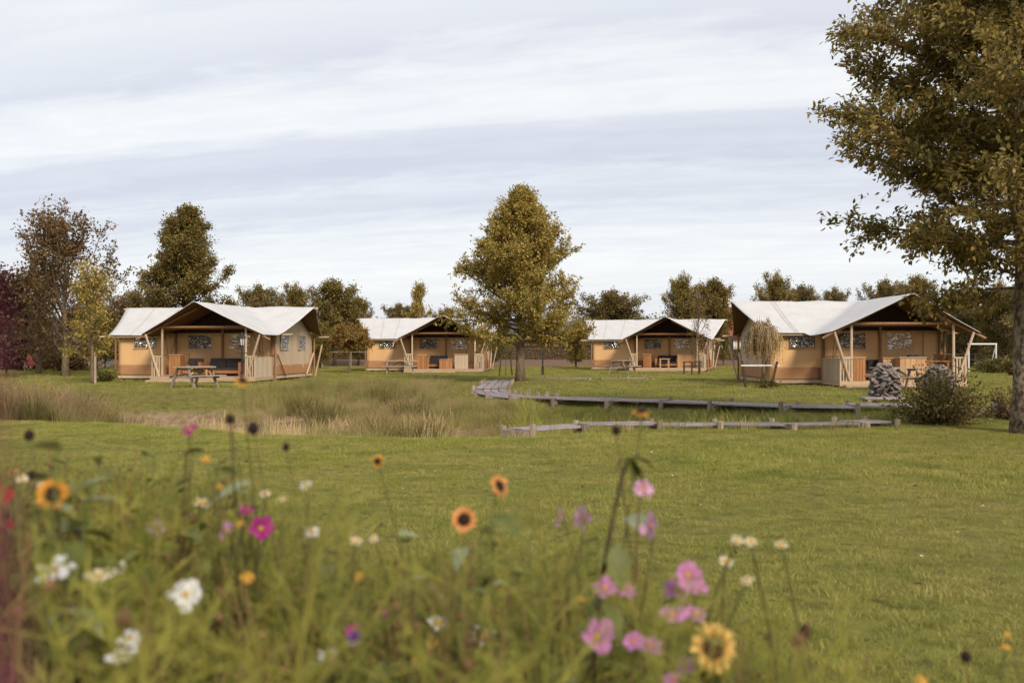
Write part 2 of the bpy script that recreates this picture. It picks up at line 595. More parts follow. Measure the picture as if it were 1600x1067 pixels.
def hgt(x, y):
    x, y = np.atleast_1d(np.asarray(x, float)), np.atleast_1d(np.asarray(y, float))
    d = pond_dist(x, y) + .25 * wob(x * 1.7, y * 1.7)
    wide = np.where(y < 22, 2.6, 5.0)
    t = np.clip((d + .35) / np.where(x > .5, 2.4, wide), 0, 1)
    z = -0.78 * t * t * (3 - 2 * t)
    near = np.clip((20 - y) / 10, 0, 1)
    z = z + wob(x, y) * (.018 + .012 * near) * np.clip(1 - (y - 40) / 20, 0, 1)
    # low soil bank below the far hedge
    tb = np.clip((y - 78) / 8, 0, 1)
    z = z + .42 * tb * tb * (3 - 2 * tb)
    return z


def h1(x, y):
    return float(hgt(x, y)[0])


def axis(parts):
    r = []
    for a, b, s in parts:
        r.extend(np.arange(a, b, s))
    r.append(parts[-1][1])
    return np.array(r)


gx = axis([(-900, -120, 60), (-120, -30, 5), (-30, -14, .8), (-14, 12, .35), (12, 30, .9), (30, 120, 5), (120, 900, 60)])
gy = axis([(-40, 0, 4), (0, 14, .6), (14, 42, .35), (42, 100, 1.2), (100, 200, 8), (200, 1400, 80)])
GX, GY = np.meshgrid(gx, gy)
V = np.stack([GX.ravel(), GY.ravel(), hgt(GX.ravel(), GY.ravel())], 1)
nx, ny = len(gx), len(gy)
ii = (np.arange(ny - 1)[:, None] * nx + np.arange(nx - 1)[None, :]).ravel()


def ground_material():
    m, t, b, o = new_mat('meadow_ground')
    ge = N(t, 'ShaderNodeNewGeometry')
    n1 = N(t, 'ShaderNodeTexNoise', inp={'Scale': .35, 'Detail': 6, 'Roughness': .6})
    n2 = N(t, 'ShaderNodeTexNoise', inp={'Scale': 6.0, 'Detail': 6, 'Roughness': .7})
    for n in (n1, n2):
        t.links.new(ge.outputs['Position'], n.inputs['Vector'])
    c = ramp(t, n2.outputs[0], [(.3, (.07, .068, .015)), (.7, (.20, .188, .044))])
    dry = ramp(t, n1.outputs[0], [(.48, (0, 0, 0)), (.75, (.6, .6, .6))])
    c = mixc(t, dry, c, (.19, .145, .06))
    sp = N(t, 'ShaderNodeSeparateXYZ')
    t.links.new(ge.outputs['Position'], sp.inputs[0])
    mudc = ramp(t, n2.outputs[0], [(.3, (.20, .125, .085)), (.7, (.38, .26, .18))])
    # pond bed is bare mud, the strip under the hedge bare soil
    zz_ = math_node(t, 'ADD', sp.outputs[2], math_node(t, 'MULTIPLY', math_node(t, 'SUBTRACT', n2.outputs[0], .5), .2))
    mud = N(t, 'ShaderNodeMapRange', inp={1: -.38, 2: -.55, 3: 0.0, 4: 1.0})
    t.links.new(zz_, mud.inputs[0])
    c = mixc(t, mud.outputs[0], c, mudc)
    soil = N(t, 'ShaderNodeMapRange', inp={1: 77.0, 2: 78.5, 3: 0.0, 4: 1.0})
    t.links.new(sp.outputs[1], soil.inputs[0])
    c = mixc(t, soil.outputs[0], c, ramp(t, n2.outputs[0], [(.3, (.11, .066, .045)), (.7, (.21, .13, .088))]))
    grass_far = N(t, 'ShaderNodeMapRange', inp={1: 93.0, 2: 95.0, 3: 0.0, 4: 1.0})
    t.links.new(sp.outputs[1], grass_far.inputs[0])
    c = mixc(t, grass_far.outputs[0], c, (.10, .09, .03))
    t.links.new(c, b.inputs['Base Color'])
    b.inputs['Roughness'].default_value = .95
    b.inputs['Specular IOR Level'].default_value = .1
    bp = N(t, 'ShaderNodeBump', inp={'Strength': .6, 'Distance': .04})
    t.links.new(n2.outputs[0], bp.inputs['Height'])
    t.links.new(bp.outputs[0], b.inputs['Normal'])
    return m


gme = np_mesh('ground', V, [np.stack([ii, ii + 1, ii + nx + 1, ii + nx], 1)], ground_material(), smooth=True)
tag(place('ground', gme), 'mown lawn sloping into the pond hollow', kind='structure')

# pond water
m, t, b, o = new_mat('murky_pond_water')
b.inputs['Base Color'].default_value = (.16, .115, .085, 1)
b.inputs['Roughness'].default_value = .12
b.inputs['Specular IOR Level'].default_value = .5
ge = N(t, 'ShaderNodeNewGeometry')
no = N(t, 'ShaderNodeTexNoise', inp={'Scale': 5.0, 'Detail': 4})
t.links.new(ge.outputs['Position'], no.inputs['Vector'])
bp = N(t, 'ShaderNodeBump', inp={'Strength': .15, 'Distance': .03})
t.links.new(no.outputs[0], bp.inputs['Height'])
t.links.new(bp.outputs[0], b.inputs['Normal'])
wb = MB().add([(x, y, -.735) for x, y in [(-45, 17), (10, 15), (10, 41), (-45, 41)]], [(0, 1, 2, 3)])
tag(wb.build('pond_water', m), 'shallow brown pond water among reeds', kind='structure')


# ------------------------------------------------------------------ scattering of grasses
def tuft(name, n, h, spread, lean, width, mat, seed, seg=2, seed_head=0.0, hvar=.35, curl=.5):
    """a tuft of tapering blades, optionally with feathery seed heads"""
    rng = np.random.default_rng(seed)
    ang = rng.uniform(0, 2 * np.pi, n)
    r = spread * np.sqrt(rng.uniform(0, 1, n))
    base = np.stack([r * np.cos(ang), r * np.sin(ang), np.full(n, -.02)], 1)
    la = ang + rng.normal(0, .9, n)
    out_ = np.stack([np.cos(la), np.sin(la), np.zeros(n)], 1)
    H = h * rng.uniform(1 - hvar, 1 + hvar * .6, n)
    ln = lean * rng.uniform(.2, 1.3, n)
    wa = rng.uniform(0, 2 * np.pi, n)
    side = np.stack([np.cos(wa), np.sin(wa), np.zeros(n)], 1)
    W = width * rng.uniform(.6, 1.3, n)
    Vs, hg = [], []
    for k in range(seg + 1):
        t_ = k / seg
        c = base + np.array([0, 0, 1.0]) * (H * (t_ - .12 * curl * t_ * t_))[:, None] + out_ * (H * ln * (t_ ** 1.8))[:, None]
        if k < seg:
            w = W * (1 - .45 * t_)
            Vs += [c - side * (w / 2)[:, None], c + side * (w / 2)[:, None]]
            hg += [np.full(n, t_)] * 2
        else:
            Vs.append(c)
            hg.append(np.full(n, 1.0))
    per = 2 * seg + 1
    V = np.stack(Vs, 1).reshape(-1, 3)
    A = np.stack(hg, 1).reshape(-1)
    b_ = (np.arange(n) * per)[:, None]
    quads = [b_ + np.array([[2 * k, 2 * k + 1, 2 * k + 3, 2 * k + 2]]) for k in range(seg - 1)]
    tri = b_ + np.array([[2 * seg - 2, 2 * seg - 1, 2 * seg]])
    Fs = ([np.concatenate(quads)] if quads else []) + [tri]
    if seed_head:
        ns = int(n * seed_head)
        tips = V.reshape(n, per, 3)[:ns, -1]
        dirv = unit(tips - V.reshape(n, per, 3)[:ns, -3])
        m_ = 9
        tt = rng.uniform(0, 1, (ns, m_, 1))
        p = tips[:, None] - dirv[:, None] * (tt * h * .22)
        dd = unit(dirv[:, None] * .9 + rng.normal(0, .45, (ns, m_, 3)))
        sd = unit(np.cross(dd, rng.normal(0, 1, (ns, m_, 3))))
        L_ = h * .05
        q = np.stack([p, p + dd * L_ * .5 + sd * .004, p + dd * L_, p + dd * L_ * .5 - sd * .004], 2).reshape(-1, 3)
        b2 = len(V) + (np.arange(ns * m_) * 4)[:, None]
        V = np.concatenate([V, q])
        A = np.concatenate([A, np.full(len(q), 1.0)])
        Fs = Fs + [b2 + np.array([[0, 1, 2, 3]])]
    me = np_mesh(name, V, Fs, mat, attr=A)
    return bpy.data.objects.new(name, me)


def scatter(name, variants, P, scl, seed, tilt=.08):
    """one object: the variants set out over the points P (geometry nodes)"""
    rng = np.random.default_rng(seed)
    P = np.asarray(P, float)
    n = len(P)
    me = bpy.data.meshes.new(name)
    me.vertices.add(n)
    me.vertices.foreach_set('co', P.astype(np.float32).ravel())
    rot = np.stack([rng.normal(0, tilt, n), rng.normal(0, tilt, n), rng.uniform(0, 2 * np.pi, n)], 1)
    scl = np.asarray(scl, float)
    if scl.ndim == 1:
        scl = np.repeat(scl[:, None], 3, 1)
    for nm, ty, d in (('rot', 'FLOAT_VECTOR', rot), ('scl', 'FLOAT_VECTOR', scl)):
        at_ = me.attributes.new(nm, ty, 'POINT')
        at_.data.foreach_set('vector', d.astype(np.float32).ravel())
    at_ = me.attributes.new('idx', 'INT', 'POINT')
    at_.data.foreach_set('value', rng.integers(0, len(variants), n).astype(np.int32))
    col = bpy.data.collections.new(name + '_kinds')
    for v in variants:
        col.objects.link(v)
    ng = bpy.data.node_groups.new(name, 'GeometryNodeTree')
    ng.interface.new_socket('Geometry', in_out='INPUT', socket_type='NodeSocketGeometry')
    ng.interface.new_socket('Geometry', in_out='OUTPUT', socket_type='NodeSocketGeometry')
    gi, go = ng.nodes.new('NodeGroupInput'), ng.nodes.new('NodeGroupOutput')
    ip = ng.nodes.new('GeometryNodeInstanceOnPoints')
    ci = ng.nodes.new('GeometryNodeCollectionInfo')
    ci.inputs['Collection'].default_value = col
    ci.inputs['Separate Children'].default_value = True
    ci.inputs['Reset Children'].default_value = True
    ip.inputs['Pick Instance'].default_value = True
    for nm, ty, sock in (('rot', 'FLOAT_VECTOR', 'Rotation'), ('scl', 'FLOAT_VECTOR', 'Scale'), ('idx', 'INT', 'Instance Index')):
        na = ng.nodes.new('GeometryNodeInputNamedAttribute')
        na.data_type = ty
        na.inputs['Name'].default_value = nm
        ng.links.new(na.outputs['Attribute'], ip.inputs[sock])
    ng.links.new(gi.outputs[0], ip.inputs['Points'])
    ng.links.new(ci.outputs[0], ip.inputs['Instance'])
    ng.links.new(ip.outputs[0], go.inputs[0])
    o = link(bpy.data.objects.new(name, me))
    md = o.modifiers.new('scatter', 'NODES')
    md.node_group = ng
    o['kind'] = 'stuff'
    return o


def on_ground(x, y, dz=0.0):
    return np.stack([x, y, hgt(x, y) + dz], 1)


TENTS = [dict(c=(-12.74, 44.1), rz=-7, a=4.95), dict(c=(-3.95, 60.6), rz=-2, a=4.9), dict(c=(10.1, 63.5), rz=-15, a=5.0), dict(c=(14.15, 38.2), rz=0, a=4.2)]


def under_tent(x, y, pad=.15):
    r = np.zeros(np.shape(x), bool)
    for T in TENTS:
        c, s = math.cos(R(T['rz'])), math.sin(R(T['rz']))
        lx = (x - T['c'][0]) * c + (y - T['c'][1]) * s
        ly = -(x - T['c'][0]) * s + (y - T['c'][1]) * c
        r |= (lx > -T['a'] - pad) & (lx < 2.3 + pad) & (ly > 0) & (ly < 5.1 + pad)
        r |= (lx > -2.3 - pad) & (lx < 2.3 + pad) & (ly > -2.25 - pad) & (ly < .2)
    return r


def seg_dist(x, y, pts):
    best = np.full(np.shape(x), 1e9)
    for (ax, ay), (bx, by) in zip(pts[:-1], pts[1:]):
        dx, dy = bx - ax, by - ay
        t_ = np.clip(((x - ax) * dx + (y - ay) * dy) / (dx * dx + dy * dy), 0, 1)
        best = np.minimum(best, np.hypot(x - ax - t_ * dx, y - ay - t_ * dy))
    return best


WALK_FRONT = [(.10, 16.7), (1.2, 17.55), (2.55, 17.7), (3.66, 17.75), (4.8, 17.65), (6.1, 17.95), (6.75, 18.25)]
WALK_RING = [(9.3, 23.1), (7.9, 23.1), (6.5, 23.3), (5.1, 24.3), (3.9, 25.25), (2.7, 25.7), (1.4, 26.5), (.45, 27.2), (-.15, 28.2), (-.5, 29.5), (-.66, 31), (-.7, 33),
             (-.68, 35), (-.64, 37), (-.6, 39), (-.55, 41.2)]
WALK_BACK = [(-.42, 42.4), (.4, 43.8), (2.2, 44.2), (3.4, 44.4)]
WALK_FAR = [(3.9, 45.0), (5.1, 45.6), (6.3, 46.2)]

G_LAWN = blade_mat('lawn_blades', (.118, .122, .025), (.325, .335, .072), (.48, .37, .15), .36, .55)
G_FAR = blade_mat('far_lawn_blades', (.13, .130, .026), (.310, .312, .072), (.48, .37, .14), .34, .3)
G_REED = blade_mat('reed_blades', (.33, .27, .11), (.25, .245, .060), (.46, .36, .17), .30, .5, drytip=(.40, .29, .15))
G_BROWN = blade_mat('brown_reed_blades', (.30, .235, .10), (.25, .21, .072), (.44, .33, .17), .5, .5, drytip=(.40, .26, .175))
G_RUSH = blade_mat('rush_blades', (.13, .10, .032), (.125, .125, .034), (.30, .225, .09), .25, .8, drytip=(.30, .21, .09))
G_STRAW = blade_mat('straw_blades', (.50, .35, .18), (.58, .43, .21), (.62, .46, .25), .4, .8)

rng = np.random.default_rng(11)


def wedge(n, y0, y1, side=.62, pad=2.0, power=1.0):
    """points over the view wedge between two depths, evenly over the land or thinned with depth"""
    u = rng.uniform(0, 1, n)
    y = np.sqrt(u * (y1 ** 2 - y0 ** 2) + y0 ** 2) if power == 1 else y0 * (y1 / y0) ** u
    x = rng.uniform(-1, 1, n) * (side * y + pad)
    return x, y


lawn_near = [tuft('lawn_tuft', 70, .044, .13, .9, .0050, G_LAWN, 20 + k, hvar=.6) for k in range(6)]
x, y = wedge(36000, 3.0, 22.5, .62, 1.5)
pd = pond_dist(x, y)
k = (pd < .25 + .25 * rng.random(len(x))) & (seg_dist(x, y, WALK_FRONT) > .42)
o = scatter('lawn_grass', lawn_near, on_ground(x[k], y[k]), rng.uniform(.7, 1.25, k.sum()) * (1 + .35 * np.clip(wob(x[k] * 1.6, y[k] * 1.6), -1, 1)), 1)
tag(o, 'short mown grass of the near lawn', 'grass', kind='stuff')

lawn_far = [tuft('lawn_tuft_far', 46, .085, .30, .6, .011, G_FAR, 40 + k) for k in range(5)]
x, y = wedge(24000, 20, 79, .62, 3)
pd = pond_dist(x, y)
k = (pd < .2) & ~under_tent(x, y) & (seg_dist(x, y, WALK_RING) > .75) & (seg_dist(x, y, WALK_BACK) > .5) & (seg_dist(x, y, WALK_FAR) > .5)
o = scatter('far_lawn_grass', lawn_far, on_ground(x[k], y[k]), rng.uniform(.7, 1.3, k.sum()), 2)
tag(o, 'short grass of the lawn around the tents', 'grass', kind='stuff')


def in_pond(n, x0, x1, y0, y1, dmin, dmax):
    x = rng.uniform(x0, x1, n)
    y = rng.uniform(y0, y1, n)
    d = pond_dist(x, y) + .35 * wob(x * 1.1 + 3, y * 1.1)
    k = (d > dmin) & (d < dmax)
    return x[k], y[k]


# tall brown grasses on the far bank and left shore
tall = [tuft('bank_grass_tuft', 34, .62, .26, .45, .010, G_BROWN, 60 + k, 3, .45) for k in range(3)]
tall += [tuft('bank_grass_tuft', 40, .55, .26, .5, .011, G_REED, 70 + k, 3, .25) for k in range(5)]
xs, ys = [], []
x, y = in_pond(5600, -30, -1.0, 24.5, 40, -.35, 4.2)
xs.append(x), ys.append(y)
x, y = in_pond(1600, -2.5, 9, 22, 29, .35, 1.5)
xs.append(x), ys.append(y)
x, y = in_pond(1500, -3.4, 1.4, 16.8, 28, .15, 9)
xs.append(x), ys.append(y)
x, y = np.concatenate(xs), np.concatenate(ys)
k = (seg_dist(x, y, WALK_RING) > .60) & (seg_dist(x, y, WALK_FRONT) > .45)
x, y = x[k], y[k]
s = rng.uniform(.40, .90, len(x)) * (1 + .25 * wob(x * .5, y * .5)) * np.where(x > -2.3, .62, np.where(x < -8.2, .50, 1.12))
o = scatter('bank_grass', tall, on_ground(x, y), np.clip(s, .25, 1.25) * np.clip(seg_dist(x, y, WALK_RING) / 2.4, .40, 1), 3, .12)
tag(o, 'rough brown and green grass on the pond bank', 'grass', kind='stuff')

left_reed = [tuft('reed_tuft', 34, 1.0, .22, .40, .011, G_BROWN, 80 + k, 3, .75) for k in range(3)] + [tuft('reed_tuft', 34, .9, .2, .35, .012, G_RUSH, 84 + k, 3, .3) for k in range(4)]
x, y = in_pond(1500, -16.5, -8.2, 19.2, 25.5, -.1, 4.0)
k = x < -8.6 + rng.normal(0, .45, len(x)) - .1 * (y - 20)
x, y = x[k], y[k]
s = rng.uniform(.75, 1.2, len(x)) * np.clip((-x - 7.0) / 3.2, .45, 1.0)
o = scatter('shore_reeds', left_reed, on_ground(x, y), s, 4, .1)
tag(o, 'tall feathery brown reeds on the left shore', 'reeds', kind='stuff')

straw = [tuft('straw_reed_tuft', 16, .62, .22, .28, .014, G_STRAW, 90 + k, 3) for k in range(4)]
x, y = in_pond(420, -7.4, -1.4, 18.6, 24.5, 1.3, 9)
k = (rng.random(len(x)) < .75)
x, y = x[k], y[k]
o = scatter('dead_reeds', straw, on_ground(x, y), rng.uniform(.5, 1.1, len(x)), 5, .15)
tag(o, 'straw coloured dead reeds standing in the pond', 'reeds', kind='stuff')

x, y = in_pond(2600, -30, 9, 15.5, 24, -.25, .95)
k = (y < 22) & (seg_dist(x, y, WALK_FRONT) > .40) & (rng.random(len(x)) < np.where(x > .2, .9, .55))
x, y = x[k], y[k]
fringe = [tuft('fringe_tuft', 30, .30, .22, .6, .010, G_REED, 100 + k, 3, .15) for k in range(3)] + [tuft('fringe_tuft', 26, .26, .2, .6, .009, G_STRAW, 104, 3)]
o = scatter('pond_fringe_grass', fringe, on_ground(x, y), rng.uniform(.5, 1.1, len(x)), 6, .12)
tag(o, 'longer grass fringing the near edge of the pond', 'grass', kind='stuff')

# greener growth in the ditch between the two walkways
x, y = in_pond(2600, .2, 9, 18.0, 27.0, .15, 9)
k = (seg_dist(x, y, WALK_RING) > .62) & (seg_dist(x, y, WALK_FRONT) > .45)
x, y = x[k], y[k]
ditch = [tuft('ditch_grass_tuft', 34, .62, .26, .6, .012, G_LAWN, 110 + k, 3) for k in range(3)] + [tuft('ditch_grass_tuft', 30, .5, .26, .5, .010, G_REED, 114, 3, .3)]
o = scatter('ditch_grass', ditch, on_ground(x, y), rng.uniform(.4, 1.0, len(x)) * np.clip(seg_dist(x, y, WALK_RING) / 2.2, .42, 1), 7, .15)
tag(o, 'green grass growing in the ditch between the walkways', 'grass', kind='stuff')


def rush_clump(px, py_top, x0, y0, n, h, rad, label, seed):
    e_ = empty('rush_clump', (x0, y0, h1(x0, y0)))
    tag(e_, label, 'rushes', 'rush clumps in the pond')
    t_ = tuft('blades', n, h, rad, .35, .012, G_RUSH, seed, 3, .2)
    link(t_, e_)


rush_clump(0, 0, -1.85, 17.6, 520, .92, .62, 'large dark green rush clump at the near edge of the pond', 201)
rush_clump(0, 0, -1.0, 17.9, 260, .72, .42, 'smaller rush clump on the right flank of the dark green one', 202)
rush_clump(0, 0, -9.6, 21.0, 300, 1.0, .45, 'dark rush clump within the feathery reeds on the left shore', 203)
rush_clump(0, 0, -8.0, 20.6, 160, .75, .30, 'small rush clump where the left reeds end', 204)
for k_, (rx_, ry_, n_, h_, r_, lb_) in enumerate([(-5.2, 27.5, 260, .8, .5, 'upright rush clump left of the pond puddle'), (-3.4, 29.5, 300, .85, .55, 'upright rush clump beyond the dead reeds'),
        (-6.4, 30.5, 240, .75, .5, 'rush clump on the far bank below the leftmost tent end wall'), (-4.3, 33.5, 260, .8, .6, 'farthest rush clump before the second tent'), (-2.6, 25.4, 220, .7, .45, 'rush clump just left of the curved boardwalk'),
        (-3.2, 22.6, 200, .75, .4, 'rush clump standing among the dead reeds')]):
    rush_clump(0, 0, rx_, ry_, n_, h_, r_, lb_, 210 + k_)
rush_clump(0, 0, 2.4, 20.6, 90, 1.05, .25, 'tall thin rushes standing between the two walkways', 205)

# clover flowers and fallen leaves on the lawn
def bits(name, n, mat, seed, size, label, y0=5.0, y1=15.5):
    rn = np.random.default_rng(seed)
    y = np.sqrt(rn.uniform(0, 1, n) * (y1 ** 2 - y0 ** 2) + y0 ** 2)
    x = rn.uniform(-.6, .6, n) * y
    k = pond_dist(x, y) < -.2
    x, y = x[k], y[k]
    p = on_ground(x, y, .045)
    m_ = len(p)
    me = leaf_mesh(name, p, np.stack([rn.normal(0, 1, m_), rn.normal(0, 1, m_), rn.normal(0, .15, m_)], 1), unit(np.array([0, 0, 1.0]) + rn.normal(0, .3, (m_, 3))), size * rn.uniform(.6, 1.3, m_), size * .6, mat, True)
    tag(place(name, me), label, 'lawn litter', kind='stuff')


bits('clover_flowers', 90, M['white_paint'], 31, .022, 'tiny white clover flowers dotted over the lawn')
bits('fallen_leaves', 260, LEAF['brown'], 32, .055, 'fallen brown leaves on the near lawn')

# ------------------------------------------------------------------ board walks
def walk(pts, width, nplank, zt, name, label, seg_len, seed, post_in=-.9, posts='both', thick=.036):
    rg = random.Random(seed)
    w_ = empty(name, (pts[0][0], pts[0][1], zt))
    tag(w_, label, 'boardwalk', 'weathered board walks around the pond')
    o0 = Vector((pts[0][0], pts[0][1], zt))
    for i, (a, b) in enumerate(zip(pts[:-1], pts[1:])):
        a, b = Vector((*a, zt)), Vector((*b, zt))
        d = (b - a).normalized()
        s = Vector((d.y, -d.x, 0))
        dz = rg.uniform(-.02, .02)
        pw = width / nplank
        for k in range(nplank):
            off = (k - (nplank - 1) / 2) * pw
            j1, j2 = rg.uniform(-.05, .03), rg.uniform(-.03, .05)
            z1, z2 = dz + rg.uniform(-.01, .01), dz + rg.uniform(-.01, .01)
            p = a + s * off + d * (.01 + j1 * .2) - o0
            q = b + s * off - d * (.01 + j2 * .2) - o0
            p.z += z1
            q.z += z2
            o_ = MB().bar(p, q, pw - .030, thick).build('plank', M['weather'], w_)
            bevel(o_, .008)
        # cross bearer and side posts
        for q, last in ((a, False),) + (((b, True),) if i == len(pts) - 2 else ()):
            p = q - o0
            MB().bar(p - s * (width / 2 + .04) - Vector((0, 0, .085)), p + s * (width / 2 + .04) - Vector((0, 0, .085)), .10, .11).build('bearer', M['weather_post'], w_)
            for sg in (-1, 1):
                top = rg.uniform(.03, .13)
                c = p + s * sg * (width / 2 + .075)
                zb = min(h1(c.x + o0.x, c.y + o0.y) - zt - .15, -.25)
                o_ = MB().tube([c + Vector((rg.uniform(-.03, .03), 0, zb)), c + Vector((0, 0, top))], .055, 7).build('post', M['weather_post'], w_)
    return w_


walk(WALK_FRONT, .66, 3, .06, 'boardwalk', 'narrow low boardwalk along the near edge of the pond', 1.2, 1)
walk(WALK_RING, 1.02, 4, .07, 'boardwalk', 'curved grey boardwalk on posts around the inner lawn', 1.4, 2)
walk(WALK_BACK, .5, 2, .05, 'boardwalk', 'thin low boardwalk passing behind the single tree trunk', 1.2, 3)
walk(WALK_FAR, .6, 2, .05, 'boardwalk', 'short low boardwalk in front of the picnic table by the sapling tent', 1.2, 4)
# row of short stakes inside the curve
for k_ in range(5):
    p = Vector((.25 + .25 * k_, 30.0 - .55 * k_, 0))
    o_ = MB().tube([(0, 0, -.3), (0, 0, .16 + .03 * (k_ % 2))], .06, 7).build('stake', M['weather_post'], None, loc=(p.x, p.y, 0))
    tag(o_, ['first', 'second', 'third', 'fourth', 'fifth'][k_] + ' short stake from the far end beside the curved boardwalk', 'stake', 'short stakes in the boardwalk bend')
# ------------------------------------------------------------------ safari tents
def roof_mesh(a, seed):
    """white canvas: a ridge along x crossed by the porch gable, brown lining below"""
    xl, xr = -a - .28, 2.72
    yr, zr, zp = 2.55, 3.38, 3.38
    nu, nv = 64, 40

    def main(y):
        t_ = np.clip(np.abs(y - yr) / 2.9, 0, 2)
        return zr - (zr - 2.03) * t_ - .07 * np.sin(np.pi * np.clip(t_, 0, 1))

    def gable(x):
        t_ = np.abs(x) / 2.72
        return zp - (zp - 2.0) * t_ - .03 * np.sin(np.pi * np.clip(t_, 0, 1))

    def front(x):
        t_ = np.clip((x + 3.05) / .4, 0, 1)
        t_ = t_ * t_ * (3 - 2 * t_)
        tip = -2.35 - .75 * np.clip(1 - np.abs(x) / 2.7, 0, 1)
        return -.38 * (1 - t_) + tip * t_

    u = np.linspace(0, 1, nu)
    # gather columns near the gable's left tip
    x0 = np.unique(np.concatenate([np.linspace(xl, -3.05, 14), np.linspace(-3.05, -2.6, 9), np.linspace(-2.6, xr, 41)]))
    nu = len(x0)
    u = (x0 - xl) / (xr - xl)
    v = np.linspace(0, 1, nv)
    X0, Vv = np.meshgrid(x0, v)
    U = (X0 - xl) / (xr - xl)
    Y = front(X0) * (1 - Vv) + 5.48 * Vv
    rd = np.clip(1 - np.abs(Y - yr) / 2.9, 0, 1) ** 1.25
    X = X0 - .72 * rd * np.clip(1 - U * 3.5, 0, 1) ** 1.6 + .62 * rd * np.clip((U - .72) / .28, 0, 1) ** 1.6
    A_, B_ = main(Y), gable(X)
    h = np.clip(.5 + .5 * (A_ - B_) / .16, 0, 1)
    Z = B_ * (1 - h) + A_ * h + .16 * h * (1 - h)
    Z = Z + .007 * np.sin(X * 3.1 + seed) * np.sin(Y * 2.3) + .003 * np.sin(X * 7.3 + Y * 4.1 + 2 * seed)
    Vt = np.stack([X.ravel(), Y.ravel(), Z.ravel()], 1)
    Vb = Vt.copy()
    Vb[:, 2] -= .022
    n = len(Vt)
    i = (np.arange(nv - 1)[:, None] * nu + np.arange(nu - 1)[None, :]).ravel()
    top = np.stack([i, i + 1, i + nu + 1, i + nu], 1)
    bot = top[:, ::-1] + n
    rim = list(range(nu)) + [nu - 1 + k * nu for k in range(1, nv)] + [(nv - 1) * nu + k for k in range(nu - 2, -1, -1)] + [k * nu for k in range(nv - 2, 0, -1)]
    rim = np.array(rim)
    r2 = np.roll(rim, -1)
    edge = np.stack([rim, rim + n, r2 + n, r2], 1)
    me = np_mesh('roof', np.concatenate([Vt, Vb]), [top, edge, bot], [M['roof'], M['roof_under']], smooth=True)
    mi = np.zeros(len(top) * 2 + len(edge), dtype=np.int32)
    mi[len(top) + len(edge):] = 1
    me.polygons.foreach_set('material_index', mi)
    seams = []
    for xs_ in (-a + .8, -3.25):
        j = int(np.argmin(np.abs(x0 - xs_)))
        q = Vt.reshape(nv, nu, 3)[:, j]
        w_ = .028
        vs2 = np.concatenate([q + [-w_, 0, .004], q + [w_, 0, .004]])
        vs2[:nv, 2] += .004
        vs2[nv:, 2] += .004
        k2 = np.arange(nv - 1)
        seams.append(np_mesh('seam', vs2, [np.stack([k2, k2 + nv, k2 + nv + 1, k2 + 1], 1)], M['seam'], smooth=True))
    return me, main, seams


def cloth_wall(p, q, z0, z1, mat, name, parent, top=None, fold=.012, seed=0, thick=.02, nx=None):
    """a canvas wall from p to q (x, y), slightly slack; top(s) gives the upper edge"""
    p, q = np.array(p, float), np.array(q, float)
    L_ = np.linalg.norm(q - p)
    nx = nx or max(8, int(L_ * 6))
    nz = 8
    d = (q - p) / L_
    nrm = np.array([d[1], -d[0]])
    rg = np.random.default_rng(seed)
    ph = rg.uniform(0, 6, 4)
    S, Tt = np.meshgrid(np.linspace(0, 1, nx), np.linspace(0, 1, nz))
    zt = np.full(S.shape, z1) if top is None else top(S * L_)
    Z = z0 + (zt - z0) * Tt
    off = fold * (np.sin(S * L_ * 3.3 + ph[0]) + .6 * np.sin(S * L_ * 7.1 + ph[1] + Tt)) * (.3 + np.sin(np.pi * Tt))
    Vf = np.stack([p[0] + d[0] * S * L_ + nrm[0] * off, p[1] + d[1] * S * L_ + nrm[1] * off, Z], 2).reshape(-1, 3)
    Vb = Vf - np.array([nrm[0], nrm[1], 0]) * thick
    n = len(Vf)
    i = (np.arange(nz - 1)[:, None] * nx + np.arange(nx - 1)[None, :]).ravel()
    f = np.stack([i, i + 1, i + nx + 1, i + nx], 1)
    rim = np.array(list(range(nx)) + [nx - 1 + k * nx for k in range(1, nz)] + [(nz - 1) * nx + k for k in range(nx - 2, -1, -1)] + [k * nx for k in range(nz - 2, 0, -1)])
    r2 = np.roll(rim, -1)
    me = np_mesh(name, np.concatenate([Vf, Vb]), [f, f[:, ::-1] + n, np.stack([rim, rim + n, r2 + n, r2], 1)], mat, smooth=True)
    return place(name, me, parent)


